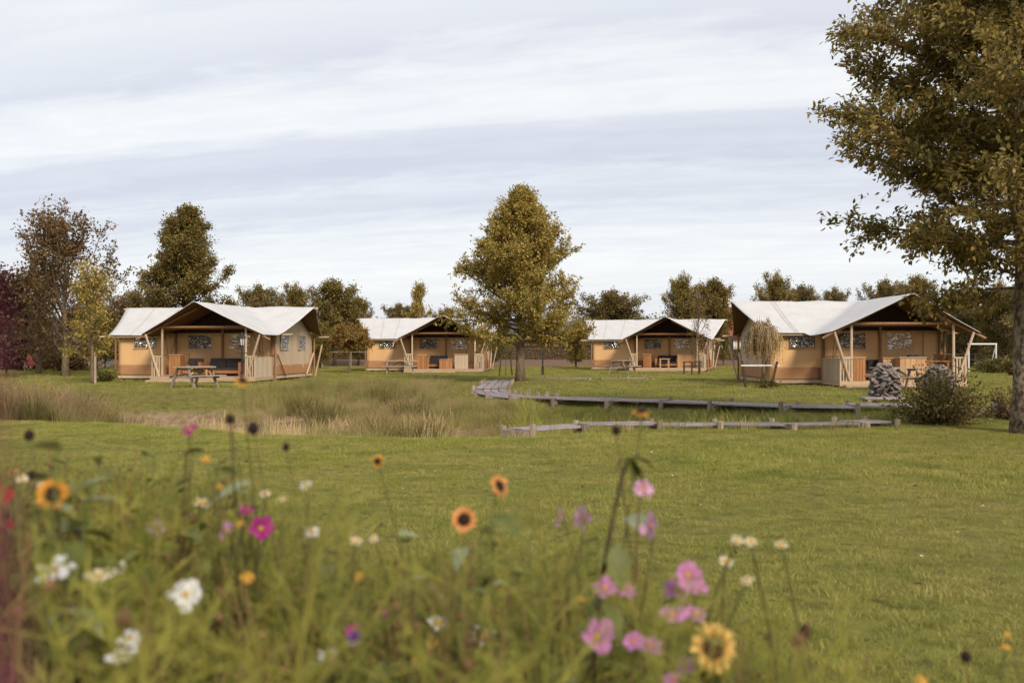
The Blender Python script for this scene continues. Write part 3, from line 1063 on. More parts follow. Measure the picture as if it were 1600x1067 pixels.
def window(parent, c, w, h, axis_, mat, side=-1, hem='tan'):
    """plastic window with a canvas hem; axis_ 'x' lies in a front wall, 'y' in an end wall"""
    hw, hh = w / 2, h / 2
    k = 5
    off = .035 * side

    def P(s, z, o):
        return (c[0] + s, c[1] + o, c[2] + z) if axis_ == 'x' else (c[0] + o, c[1] + s, c[2] + z)
    # slack plastic sheet, creased in every direction
    rn_ = np.random.default_rng(int(abs(c[0] * 131 + c[1] * 57) * 10) + 3)
    nx_, nz_ = 30, 20
    S, Z = np.meshgrid(np.linspace(-hw, hw, nx_), np.linspace(-hh, hh, nz_))
    amp = {'crumpled_window_plastic': .045, 'grey_window_plastic': .012, 'tan_backed_window_plastic': .007}[mat.name.split('.')[0]]
    hgt_ = np.zeros(S.shape)
    for _ in range(5):
        an_, f_ = rn_.uniform(.2, 1.4) * rn_.choice((-1, 1)), rn_.uniform(4, 10)
        q = (S * np.cos(an_) + Z * np.sin(an_)) * f_ + rn_.uniform(0, 6) + 1.6 * np.sin(S * rn_.uniform(3, 9) + Z * rn_.uniform(3, 9))
        hgt_ += (1 - np.abs(np.sin(q))) * (7 / f_) * amp * rn_.uniform(.5, 1.2)
    hgt_ *= np.clip((1 - np.abs(S) / hw) * 8, 0, 1) * np.clip((1 - np.abs(Z) / hh) * 8, 0, 1)
    if axis_ == 'x':
        vs_ = np.stack([S.ravel(), (side * hgt_).ravel(), Z.ravel()], 1)
    else:
        vs_ = np.stack([(side * hgt_).ravel(), S.ravel(), Z.ravel()], 1)
    fs_ = [(j * nx_ + i, j * nx_ + i + 1, (j + 1) * nx_ + i + 1, (j + 1) * nx_ + i) for j in range(nz_ - 1) for i in range(nx_ - 1)]
    if (axis_ == 'y') != (side > 0):
        pass
    mb = MB().add(vs_, fs_)
    pane = mb.build('window', mat, parent, smooth=True, loc=P(0, 0, off))
    fr = MB()
    for s0, s1, z0, z1 in ((-hw - .04, hw + .04, hh, hh + .04), (-hw - .04, hw + .04, -hh - .04, -hh), (-hw - .04, -hw, -hh, hh), (hw, hw + .04, -hh, hh)):
        sz = (s1 - s0, .02, z1 - z0) if axis_ == 'x' else (.02, s1 - s0, z1 - z0)
        cc = ((s0 + s1) / 2, 0, (z0 + z1) / 2) if axis_ == 'x' else (0, (s0 + s1) / 2, (z0 + z1) / 2)
        fr.box(cc, sz)
    fr.build('window_hem', M[hem], pane)
    return pane


def pole(parent, a, b, r, mat='pole', name='pole', r2=None):
    return MB().tube([a, ((Vector(a) + Vector(b)) / 2), b], [r, (r + (r2 or r)) / 2 * .98, r2 or r], 8).build(name, M[mat], parent, smooth=False)


def make_tent(T, label, idx, right_end, left_end):
    a = T['a']
    t_ = empty('safari_tent', (*T['c'], 0), R(T['rz']))
    tag(t_, label, 'tent', 'safari tents with gabled porches')
    zb = .22
    me, main, seams = roof_mesh(a, idx)
    roof = place('roof', me, t_)
    for sm in seams:
        place('seam', sm, roof)
    W2 = 2.3
    # canvas walls, brown skirts along their feet
    cloth_wall((-a, 0), (W2, 0), zb, 2.10, M['tan'], 'front_wall', t_, seed=idx * 7 + 1)
    cloth_wall((-a - .012, -.02), (-2.32, -.02), zb, zb + .48, M['skirt'], 'wall_skirt', t_, seed=idx * 7 + 2, fold=.006)
    cloth_wall((-2.28, -.02), (W2 + .01, -.02), zb, zb + .40, M['skirt'], 'wall_skirt', t_, seed=idx * 7 + 3, fold=.006)
    cloth_wall((W2, 5.1), (-a, 5.1), zb, 2.05, M['tan'], 'back_wall', t_, seed=idx * 7 + 4)

    def tp(s):
        return main(np.asarray(s)) - .10
    cloth_wall((W2, 0), (W2, 5.1), zb, 0, M['cream'], 'end_wall', t_, top=tp, seed=idx * 7 + 5, nx=40)
    cloth_wall((-a, 5.1), (-a, 0), zb, 0, M['cream'], 'end_wall', t_, top=lambda s: tp(5.1 - np.asarray(s)), seed=idx * 7 + 6, nx=40)
    cloth_wall((W2 + .012, -.02), (W2 + .012, 5.12), zb, zb + .48, M['skirt'], 'wall_skirt', t_, seed=3, fold=.004)
    cloth_wall((-a - .012, 5.12), (-a - .012, -.02), zb, zb + .48, M['skirt'], 'wall_skirt', t_, seed=4, fold=.004)
    # dark sheet across the gable opening above the porch wall, coloured as its shade
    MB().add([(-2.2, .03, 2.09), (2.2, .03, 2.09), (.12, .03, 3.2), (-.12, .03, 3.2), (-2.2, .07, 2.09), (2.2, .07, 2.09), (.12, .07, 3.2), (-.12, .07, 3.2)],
             [(0, 1, 2, 3), (7, 6, 5, 4), (0, 4, 5, 1), (1, 5, 6, 2), (2, 6, 7, 3), (3, 7, 4, 0)]).build('gable_shade_sheet', M['inner_dark'], t_)
    # windows
    wx = -a + (1.15 if a < 4.5 else 1.25)
    window(t_, (wx, 0, 1.72), 1.02, .56, 'x', M['window'])
    window(t_, (-1.12, 0, 1.70), 1.05, .60, 'x', M['window'])
    window(t_, (.72, 0, 1.70), .95, .62, 'x', M['window_tan'])
    for yy in (1.25, 3.6):
        window(t_, (W2, yy, 1.70), .95, .62, 'y', M['window_grey'], 1, 'cream')
        window(t_, (-a, yy, 1.70), .95, .62, 'y', M['window_grey'], -1, 'cream')
    # door flap with zip
    MB().box((1.62, -.03, 1.2), (.03, .02, 1.75)).build('door_zip', M['skirt'], t_)
    # floor frame and feet
    MB().box((( W2 - a) / 2, 2.55, zb - .07), (W2 + a + .06, 5.16, .12)).build('floor_frame', M['pole_pale'], t_)
    for x in np.linspace(-a + .1, W2 - .1, 5):
        for y in (.1, 5.0):
            MB().box((x, y, .05), (.12, .12, .24)).build('foot', M['weather_post'], t_)
    # porch deck
    nb = 15
    bw = 2.22 / nb
    for k in range(nb):
        bevel(MB().box((0, -2.22 + bw * (k + .5) - .01, zb - .02), (2 * W2 + .02, bw - .012, .04)).build('deck_board', M['board'], t_), .004)
    MB().box((0, -2.25, zb - .09), (2 * W2 + .04, .03, .17)).build('deck_fascia', M['board'], t_)
    for sg in (-1, 1):
        MB().box((sg * (W2 - .01), -1.13, zb - .10), (.03, 2.2, .12)).build('deck_fascia', M['board'], t_)
    for x in (-2.1, -.7, .7, 2.1):
        for y in (-2.1, -.9):
            MB().box((x, y, .02), (.09, .09, .2)).build('foot', M['weather_post'], t_)
    MB().box((-.75, -2.58, .055), (3.0, .42, .09)).build('step', M['board'], t_)
    # poles
    for sg in (-1, 1):
        pole(t_, (sg * 1.85, -2.12, .02), (sg * 1.85, -2.12, 2.30), .05, 'pole_pale', 'porch_post')
        pole(t_, (sg * 2.52, -2.28, 2.02), (sg * 1.93, -2.22, zb), .047, 'pole_pale', 'strut', .05)
        pole(t_, (sg * .30, -2.16, 3.10), (sg * 2.95, -2.26, 1.78), .045, 'pole', 'rafter')
        pole(t_, (sg * 1.85, -2.1, 2.22), (sg * 1.85, -.02, 2.28), .042, 'pole', 'purlin')
        pole(t_, (sg * 2.22, -.09, zb), (sg * 2.22, -.09, 2.10), .052, 'pole', 'porch_post')
        # bracing straps of the porch side
        MB().tube([(sg * 1.95, -1.7, 2.15), (sg * 2.15, -.9, .95)], .013, 5).build('strap', M['rope'], t_)
        MB().tube([(sg * 1.90, -.5, 2.2), (sg * 2.15, -.9, .95)], .013, 5).build('strap', M['rope'], t_)
    pole(t_, (-1.90, -2.14, 2.31), (1.92, -2.14, 2.32), .055, 'pole', 'porch_beam')
    pole(t_, (-.05, -.09, zb), (-.05, -.09, 2.4), .052, 'pole', 'porch_post')
    MB().box((0, -.4, 2.27), (4.0, .03, .05)).build('inner_rail', M['pole'], t_)
    # eave poles and ridge pole
    pole(t_, (-a - .75, -.28, 1.935), (-2.75, -.28, 1.935), .042, 'pole_pale', 'eave_pole')
    pole(t_, (2.35, -.06, 2.00), (3.15, -.06, 2.03), .042, 'pole_pale', 'eave_pole')
    pole(t_, (-a - .75, 5.3, 1.95), (3.1, 5.3, 1.97), .042, 'pole_pale', 'eave_pole')
    pole(t_, (-a - 1.12, 2.55, 3.27), (3.45, 2.55, 3.27), .045, 'pole_pale', 'ridge_pole')
    for x, y, s in ((-a - .08, -.12, 1), (W2 + .09, -.12, 1), (-a - .08, 5.2, -1), (W2 + .09, 5.2, -1)):
        pole(t_, (x, y, .0), (x, y, 2.05), .046, 'pole', 'corner_pole')
    for x, sx in ((-a - .10, -1), (W2 + .11, 1)):
        pole(t_, (x, 0.1, 1.15), (x, 1.15, .18), .036, 'pole', 'brace')
        pole(t_, (x, 5.05, 1.2), (x, 4.0, .18), .036, 'pole_pale', 'brace')
        pole(t_, (x + sx * .38, 5.2, 1.6), (x + sx * .05, 5.15, .05), .04, 'pole_pale', 'strut')
    # railings
    zr_ = zb + .86
    for sg in (-1, 1):
        MB().box((sg * 2.09, -2.18, zr_), (.50, .05, .06)).build('rail', M['panel'], t_)
        for k in range(4):
            MB().box((sg * (1.95 + .105 * k), -2.18, zb + .41), (.05, .03, .86)).build('baluster', M['panel'], t_)
        MB().box((sg * 2.26, -1.12, zr_ + .035), (.08, 2.1, .04)).build('rail', M['board_red'], t_)
        nb2 = 13
        for k in range(nb2):
            y = -2.1 + 2.0 * (k + .5) / nb2
            MB().box((sg * 2.26, y, zb + .42), (.024, 2.0 / nb2 - .014, .84)).build('panel_board', M['panel' if (sg == right_end) else 'crate'], t_)
    return t_


tents = [
    make_tent(TENTS[0], 'white roofed tan safari tent behind the black street lamp, its right end wall showing', 1, 1, 0),
    make_tent(TENTS[1], 'tan safari tent partly hidden by the single tall tree, long white picnic table in front', 2, 1, 0),
    make_tent(TENTS[2], 'tan safari tent with a leafless sapling before its porch and a red roofed house beyond', 3, 1, 0),
    make_tent(TENTS[3], 'nearest tan safari tent with stone cairns and a weeping tree before it', 4, -1, 1),
]


def in_tent(i, x, y, z=.22):
    T = TENTS[i]
    c, s = math.cos(R(T['rz'])), math.sin(R(T['rz']))
    return (T['c'][0] + x * c - y * s, T['c'][1] + x * s + y * c, z)


def tent_thing(i, name, x, y, label, cat, rz=0, z=.22, group=None):
    e_ = empty(name, in_tent(i, x, y, z), R(TENTS[i]['rz'] + rz))
    return tag(e_, label, cat, group)


def sofa(i, x, y, w, label, rz=0):
    e_ = tent_thing(i, 'lounge_sofa', x, y, label, 'sofa', rz, group='lounge sofas on the porches')
    for sg in (-1, 1):
        bevel(MB().box((sg * (w / 2 - .06), 0, .30), (.12, .72, .60)).build('armrest', M['board_red'], e_))
    bevel(MB().box((0, 0, .18), (w - .24, .70, .14)).build('seat_base', M['board_red'], e_))
    MB().box((0, .32, .42), (w - .24, .06, .5)).build('backrest', M['board_red'], e_)
    n = max(2, round(w / .75))
    cw = (w - .26) / n
    for k in range(n):
        cx = -w / 2 + .13 + cw * (k + .5)
        bevel(MB().box((cx, -.04, .31), (cw - .02, .6, .13)).build('seat_cushion', M['cushion'], e_), .03, 2)
        bevel(MB().box((cx, .22, .56), (cw - .02, .15, .40), rot=(R(-10), 0, 0)).build('back_cushion', M['cushion'], e_), .03, 2)


def low_table(i, x, y, label, w=.75, d=.55, h=.42):
    e_ = tent_thing(i, 'coffee_table', x, y, label, 'table', group='coffee tables on the porches')
    bevel(MB().box((0, 0, h), (w, d, .05)).build('table_top', M['crate'], e_))
    for sx in (-1, 1):
        for sy in (-1, 1):
            MB().box((sx * (w / 2 - .06), sy * (d / 2 - .06), h / 2 - .012), (.06, .06, h - .026)).build('leg', M['crate'], e_)
    MB().box((0, 0, .14), (w - .14, d - .14, .02)).build('shelf', M['crate'], e_)


def cabinet(i, x, y, w, h, label, mat='board_red', d=.5, top='crate', nb=4):
    e_ = tent_thing(i, 'wooden_cabinet', x, y, label, 'cabinet', group='wooden cabinets on the porches')
    MB().box((0, .02, h / 2 - .02), (w - .03, d - .04, h - .05)).build('carcass', M[mat], e_)
    bw = w / nb
    for k in range(nb):
        MB().box((-w / 2 + bw * (k + .5), -d / 2 + .005, h / 2 - .02), (bw - .012, .022, h - .05)).build('board', M[mat], e_)
    bevel(MB().box((0, 0, h), (w + .04, d + .04, .035)).build('top', M[top], e_))
    return e_


def slat_chair(i, x, y, label, rz=0):
    e_ = tent_thing(i, 'slat_chair', x, y, label, 'chair', rz, group='slatted chairs on the porches')
    MB().box((0, 0, .45), (.46, .44, .04)).build('seat', M['board_red'], e_)
    for sx in (-1, 1):
        MB().box((sx * .2, -.19, .215), (.05, .05, .43)).build('leg', M['board_red'], e_)
        MB().box((sx * .2, .2, .48), (.05, .05, .96)).build('leg', M['board_red'], e_)
    for k in range(5):
        MB().box((-.14 + .07 * k, .2, .72), (.035, .025, .42)).build('slat', M['board_red'], e_)
    MB().box((0, .2, .955), (.48, .04, .06)).build('top_rail', M['board_red'], e_)


def bottle(i, x, y, z, label):
    e_ = tent_thing(i, 'dark_bottle', x, y, label, 'bottle', z=z)
    MB().lathe([(.035, 0), (.036, .02), (.036, .15), (.014, .21), (.014, .27)], 10).build('glass', M['dark_glass'], e_, smooth=True)
    MB().lathe([(.016, .262), (.016, .285)], 8).build('cap', M['iron'], e_)


# tent by the lamp
cabinet(0, -1.55, -1.35, .52, .92, 'tall wooden cabinet just right of the left porch post by the lamp tent')
slat_chair(0, -1.5, -.75, 'slatted chair behind the tall cabinet in the lamp tent porch', 20)
sofa(0, .25, -.55, 1.75, 'dark cushioned lounge sofa under the window of the lamp tent', 0)
sofa(0, -.98, -.95, .95, 'small dark armchair beside the tall cabinet in the lamp tent', 0)
low_table(0, -.35, -1.55, 'pale wooden coffee table behind the round picnic table of the lamp tent')
# tent left of the tree
cabinet(1, -1.35, -1.2, .55, .82, 'wooden cabinet left of the sofa in the tent beside the single tree')
sofa(1, -.45, -.6, 1.35, 'dark lounge sofa in the tent beside the single tree')
cabinet(1, .10, -1.5, .78, .55, 'low crate built cabinet in the middle of the porch beside the single tree')
cabinet(1, 1.0, -1.3, .80, .86, 'pale kitchen cabinet with a dark bottle in the porch beside the single tree', 'panel')
bottle(1, 1.28, -1.3, 1.10, 'dark bottle standing on the pale kitchen cabinet beside the single tree')
# tent with the sapling
cabinet(2, -1.35, -.75, .50, .84, 'wooden cabinet left of the dark sofa in the sapling tent')
sofa(2, -.15, -.55, 1.45, 'dark lounge sofa between two cabinets in the sapling tent')
low_table(2, -.2, -1.5, 'small coffee table before the dark sofa in the sapling tent', .62, .5, .55)
cabinet(2, 1.02, -.75, .95, .84, 'wide wooden cabinet right of the dark sofa in the sapling tent', 'crate')
bottle(2, 1.42, -.75, 1.08, 'dark bottle on the wide wooden cabinet in the sapling tent')
# nearest tent
cabinet(3, -1.35, -1.25, .46, .86, 'wooden cabinet just right of the left porch post of the nearest tent')
sofa(3, -.65, -.55, 1.15, 'dark lounge sofa behind the cairn in the nearest tent')
cabinet(3, .60, -1.35, .98, .86, 'pale pine kitchen cabinet right of the cairn in the nearest tent', 'crate', top='panel', nb=5)
cabinet(3, .02, -.75, .62, .84, 'wooden cabinet half hidden behind the pine kitchen cabinet of the nearest tent', 'crate')
slat_chair(3, 1.75, -.8, 'slatted chair at the right railing of the nearest tent', -60)
e_ = tent_thing(3, 'gas_hob', .72, -1.35, 'black two ring gas hob on the pine kitchen cabinet of the nearest tent', 'hob', z=1.10)
MB().box((0, 0, .035), (.42, .28, .06)).build('hob_body', M['iron'], e_)
for sg in (-1, 1):
    MB().lathe([(.07, .066), (.07, .082), (.03, .09)], 10, c=(sg * .1, 0, 0)).build('burner', M['iron'], e_)
e_ = tent_thing(3, 'dining_table', 1.5, -1.25, 'brown dining table by the right railing of the nearest tent', 'table')
bevel(MB().box((0, 0, .72), (.9, .8, .05)).build('table_top', M['board_red'], e_))
for sx in (-1, 1):
    for sy in (-1, 1):
        MB().box((sx * .38, sy * .33, .35), (.07, .07, .69)).build('leg', M['board_red'], e_)


# ------------------------------------------------------------------ picnic tables
def picnic(x, y, rz, w, label, white=False, round_=False):
    mt = M['picnic']
    e_ = empty('picnic_table', (x, y, h1(x, y)), R(rz))
    tag(e_, label, 'picnic table', 'picnic tables on the lawn')
    if round_:
        for k in range(7):
            yy = -.48 + .16 * k
            hw = math.sqrt(max(.05, .62 ** 2 - yy ** 2)) * w / 1.24
            bevel(MB().box((0, yy, .74), (2 * hw, .148, .045)).build('top_board', mt, e_), .005)
    else:
        for k in range(5):
            bevel(MB().box((0, -.3 + .15 * k, .74), (w, .138, .045)).build('top_board', mt, e_), .005)
    for sg in (-1, 1):
        for k in range(2):
            bevel(MB().box((0, sg * (.62 + .14 * k), .44), (w, .13, .042)).build('bench_board', mt, e_), .005)
        xx = sg * (w / 2 - .28)
        MB().bar((xx, -.74, .39), (xx, .74, .39), .045, .09).build('bench_bearer', mt, e_)
        MB().bar((xx, -.34, .69), (xx, .34, .69), .045, .08).build('top_bearer', mt, e_)
        for s2 in (-1, 1):
            MB().bar((xx + .048 * sg, s2 * .26, .70), (xx + .048 * sg, s2 * .62, 0), .045, .10, up=(0, 1, 0)).build('leg', mt, e_)
    MB().bar((-w / 2 + .3, 0, .40), (0, 0, .68), .04, .07).build('brace', mt, e_)
    MB().bar((w / 2 - .3, 0, .40), (0, 0, .68), .04, .07).build('brace', mt, e_)


picnic(-11.35, 35.6, 58, 1.5, 'weathered picnic table with splayed legs on the lawn before the lamp tent', round_=True)
picnic(-6.2, 55.2, 4, 1.85, 'long pale picnic table seen side on before the tent beside the single tree')
picnic(6.15, 55.5, 55, 1.45, 'picnic table with splayed legs on the lawn by the sapling tent')
picnic(13.1, 33.9, 2, 1.6, 'picnic table half hidden behind the taller stone cairn')


# ------------------------------------------------------------------ lamps
def lamp(x, y, h, label):
    e_ = empty('street_lamp', (x, y, h1(x, y)))
    tag(e_, label, 'lamp', 'black lantern lamps')
    k = h / 2.15
    MB().lathe([(.10 * k, 0), (.10 * k, .06), (.07 * k, .12), (.06 * k, .42), (.075 * k, .45), (.042 * k, .50), (.036 * k, 1.0 * k), (.05 * k, 1.02 * k), (.034 * k, 1.06 * k), (.030 * k, 1.52 * k), (.05 * k, 1.55 * k)], 10).build('post', M['iron'], e_, smooth=False)
    MB().bar((-.22 * k, 0, 1.25 * k), (.22 * k, 0, 1.25 * k), .03, .03).build('ladder_bar', M['iron'], e_)
    g_, t2, b2, _ = new_mat('lantern_glass')
    b2.inputs['Base Color'].default_value = (.55, .52, .48, 1)
    b2.inputs['Roughness'].default_value = .15
    lan = MB().lathe([(.075 * k, 1.57 * k), (.125 * k, 1.86 * k)], 6).build('lantern', g_, e_)
    fr = MB()
    for j in range(6):
        an = j * math.pi / 3
        fr.bar((.079 * k * math.cos(an), .079 * k * math.sin(an), 1.565 * k), (.13 * k * math.cos(an), .13 * k * math.sin(an), 1.87 * k), .018, .018)
    fr.build('lantern_frame', M['iron'], lan)
    MB().lathe([(.07 * k, 1.545 * k), (.08 * k, 1.57 * k)], 6).build('lantern_base', M['iron'], e_)
    MB().lathe([(.19 * k, 1.87 * k), (.17 * k, 1.91 * k), (.06 * k, 2.03 * k), (.05 * k, 2.07 * k), (.015 * k, 2.09 * k), (.012 * k, 2.15 * k)], 6).build('lantern_roof', M['iron'], e_)


p = at(378, 598, 40.6)
lamp(p.x, 40.6, 2.12, 'black lantern street lamp before the porch of the leftmost tent')
p = at(848, 585, 53.0)
lamp(p.x, 53.0, 2.15, 'dark lamp post right of the trunk of the single tall tree')

# ------------------------------------------------------------------ stones
def stone_meshes(n, seed, flat=.6):
    r_ = []
    rg = np.random.default_rng(seed)
    import bmesh
    for k in range(n):
        bm = bmesh.new()
        bmesh.ops.create_icosphere(bm, subdivisions=1, radius=.5)
        for v in bm.verts:
            f = 1 + rg.normal(0, .16)
            v.co = Vector((v.co.x * f * 1.15, v.co.y * f * .9, v.co.z * f * flat))
        me = bpy.data.meshes.new('stone')
        bm.to_mesh(me)
        bm.free()
        me.materials.append(M['stone'])
        r_.append(me)
    return r_


STONES = stone_meshes(8, 5)


def cairn(x, y, h, rx, label, seed, rows=9, size=.185):
    rg = random.Random(seed)
    z0 = h1(x, y)
    e_ = empty('stone_cairn', (x, y, z0))
    tag(e_, label, 'cairn', 'dry stone cairns before the nearest tent')
    def rad_at(t_):
        return rx * (.80 + .20 * math.sin(min(1, t_ / .35) * math.pi / 2)) * math.sqrt(max(.02, 1 - (max(0, t_ - .30) / .74) ** 2.1))
    n = int(150 * (.17 / size) ** 2)
    for k in range(n):
        t_ = (k + .5) / n
        rad = rad_at(t_)
        an = k * 2.39996 + rg.uniform(-.25, .25)
        s = size * rg.choice((.7, .9, 1.1, 1.4)) * rg.uniform(.85, 1.15)
        rr = max(0.0, rad - s * .22 + rg.uniform(-.03, .03))
        place('stone', rg.choice(STONES), e_, (rr * math.cos(an), rr * math.sin(an), .04 + (h - .06) * t_),
              (rg.uniform(-.8, .8), rg.uniform(-.8, .8), an + math.pi / 2 + rg.uniform(-1.2, 1.2)), (s * rg.uniform(.9, 1.4), s * rg.uniform(.7, 1.0), s * rg.uniform(.6, 1.1)))
    # dark rubble core behind the gaps between the stones
    MB().lathe([(rad_at(0) * .82, 0.0)] + [(rad_at(q / 8) * .80, h * q / 8) for q in range(1, 8)] + [(.03, h * .95)], 10).build('core', M['stone_dark'], e_)


cairn(at(1382, 600, 27.2).x, 27.2, 1.0, .40, 'taller pointed cairn of grey stones standing clear of the bush', 3)
cairn(at(1466, 600, 28.6).x, 28.6, .92, .44, 'second grey stone cairn rising behind the leafy bush', 4)
e_ = empty('plank_bench', (at(1378, 0, 26.2).x, 26.2, h1(at(1378, 0, 26.2).x, 26.2)))
tag(e_, 'low plank bench in front of the taller cairn', 'bench')
for k in range(2):
    bevel(MB().box((0, -.12 + .24 * k, .10), (1.05, .22, .05)).build('plank', M['weather'], e_), .006)
for sg in (-1, 1):
    MB().box((sg * .4, 0, .03), (.1, .42, .09)).build('bearer', M['weather_post'], e_)

rg = random.Random(8)
BOULDER = [('wide pale boulder nearest the bush', 1535, 648, .34), ('tall slanted boulder in the middle of the rock heap', 1553, 640, .46), ('dark edged boulder at the right of the rock heap', 1572, 644, .32),
           ('small round rock between bush and rock heap', 1519, 652, .20), ('flat rock at the back of the heap', 1562, 632, .32), ('small rock at the foot of the big tree heap', 1566, 653, .22),
           ('pale rock low behind the bush', 1506, 646, .28), ('mid sized rock behind the tree trunk', 1590, 640, .36)]
for lb, px, py, s in BOULDER:
    d = 20.6
    p = at(px, py, d)
    o_ = place('boulder', rg.choice(STONES), None, (p.x, d + rg.uniform(-.3, .4), max(p.z, h1(p.x, d) + s * .25)), (rg.uniform(-.5, .5), rg.uniform(-.5, .5), rg.uniform(0, 6)), (s * 1.15, s, s * 1.1))
    tag(o_, lb, 'boulder', 'boulders heaped beside the big tree')
for k in range(7):
    pass


# ------------------------------------------------------------------ houses, goal, fence, chair
def house(name, x, y, w, d, wall_h, ridge, rz, wallm, roofm, label, wins, solar=None, chimney=None):
    e_ = empty(name, (x, y, h1(x, y) - .05), R(rz))
    tag(e_, label, 'house')
    g_ = MB()
    hw, hd = w / 2, d / 2
    vs_ = [(-hw, -hd, 0), (hw, -hd, 0), (hw, hd, 0), (-hw, hd, 0), (-hw, -hd, wall_h), (hw, -hd, wall_h), (hw, hd, wall_h), (-hw, hd, wall_h), (-hw, 0, ridge - .12), (hw, 0, ridge - .12)]
    g_.add(vs_, [(0, 1, 5, 4), (2, 3, 7, 6), (1, 2, 6, 9, 5), (3, 0, 4, 8, 7), (4, 5, 9, 8), (6, 7, 8, 9)])
    wall = g_.build('wall', M[wallm], e_)
    roof = None
    for sg in (-1, 1):
        sl = (ridge - wall_h) / hd
        a_ = (0, sg * (hd + .45), wall_h - .45 * sl + .05)
        b_ = (0, sg * -.02, ridge + .05)
        v_ = Vector((0, b_[1] - a_[1], b_[2] - a_[2]))
        nrm = Vector((0, -v_.z * 1, v_.y)) if v_.y > 0 else Vector((0, v_.z, -v_.y))
        nrm.normalize()
        nrm = nrm if nrm.z > 0 else -nrm
        mb = MB()
        for p0, p1 in ((a_, b_),):
            c = [Vector((sx * (hw + .35), p[1], p[2])) for p in (p0, p1) for sx in (-1, 1)]
            top = [q + nrm * .12 for q in c]
            mb.add(c + top, [(0, 1, 3, 2), (6, 7, 5, 4), (0, 4, 5, 1), (1, 5, 7, 3), (3, 7, 6, 2), (2, 6, 4, 0)])
        r_ = mb.build('roof', M[roofm], e_)
        if sg < 0:
            roof = r_
            # courses of tiles
            n = 12
            for k in range(n):
                t_ = (k + .5) / n
                q = Vector(a_) + v_ * t_ + nrm * .13
                MB().bar((-(hw + .34), q.y, q.z), (hw + .34, q.y, q.z), .03, .03, up=nrm).build('tile_course', M[roofm], r_)
            if solar:
                for k in range(solar):
                    cx = -hw * .7 + k * 1.75
                    q0, q1 = Vector(a_) + v_ * .15 + nrm * .2, Vector(a_) + v_ * .85 + nrm * .2
                    MB().bar((cx, q0.y, q0.z), (cx, q1.y, q1.z), 1.6, .05, up=nrm).build('solar_panel', M['dark_glass'], r_)
    if chimney is not None:
        MB().box((chimney, .1, ridge + .25), (.6, .6, 1.0)).build('chimney', M['brick'], roof)
    for wx_, wz, ww, wh in wins:
        f_ = MB().box((wx_, -hd - .02, wz), (ww + .16, .08, wh + .16)).build('window', M['white_paint'], e_)
        MB().box((wx_, -hd - .05, wz), (ww, .06, wh)).build('pane', M['dark_glass'], f_)
        MB().box((wx_, -hd - .07, wz), (.06, .05, wh)).build('glazing_bar', M['white_paint'], f_)
    return e_


house('brick_house', 24.3, 92, 13, 8, 2.2, 4.75, 0, 'render', 'tile', 'cream walled house with red tiled roof behind the two right hand tents',
      [(-5.2, 1.25, .9, 1.2), (-3.2, 1.25, 1.0, 1.2), (0, 1.2, 1.2, 1.2), (4, 1.2, 1.2, 1.2)])
house('farm_house', 5.6, 106, 11, 7, 2.4, 3.75, 0, 'brick', 'slate', 'dark roofed house with solar panels behind the single tall tree',
      [(-3.4, 1.3, 1.0, 1.4), (-.5, 1.3, 1.0, 1.4), (1.9, 1.0, .9, 1.9), (4.0, 1.3, 1.0, 1.4)], solar=6)
house('low_barn', -37.5, 75, 12, 7, 2.0, 3.6, 6, 'render', 'slate', 'low barn with a ribbed dark roof behind the trees at the far left', [(0, 1.2, 1, .9), (3.5, 1.2, 1, .9)])

d = 59
e_ = empty('football_goal', (at(1535, 0, d).x, d, h1(at(1535, 0, d).x, d)))
tag(e_, 'white football goal beyond the nearest tent', 'goal')
gw, gh = 1.62, 1.68
for sg in (-1, 1):
    MB().tube([(sg * gw / 2, 0, 0), (sg * gw / 2, 0, gh)], .05, 8).build('goal_post', M['white_paint'], e_)
    MB().tube([(sg * gw / 2, 0, gh - .03), (sg * gw / 2, .9, 0)], .03, 6).build('stay', M['white_paint'], e_)
MB().tube([(-gw / 2 - .05, 0, gh), (gw / 2 + .05, 0, gh)], .05, 8).build('crossbar', M['white_paint'], e_)

# red garden chair at the far left
d = 62
e_ = empty('garden_chair', (at(50, 0, d).x, d, h1(at(50, 0, d).x, d)), R(10))
tag(e_, 'red wooden garden chair on the grass at the far left', 'chair')
for k in range(5):
    MB().bar((-.26 + .13 * k, .10, .42), (-.30 + .15 * k, .38, 1.05), .115, .03, up=(0, -1, .3)).build('back_slat', M['red_paint'], e_)
for k in range(4):
    MB().box((0, -.28 + .12 * k, .40 - .02 * k), (.62, .105, .025)).build('seat_slat', M['red_paint'], e_)
for sg in (-1, 1):
    MB().bar((sg * .33, -.34, 0), (sg * .33, -.30, .62), .05, .09).build('leg', M['weather_post'], e_)
    MB().bar((sg * .33, .40, 0), (sg * .33, .12, .60), .05, .09).build('leg', M['weather_post'], e_)
    MB().box((sg * .35, -.06, .63), (.12, .72, .025)).build('armrest', M['red_paint'], e_)

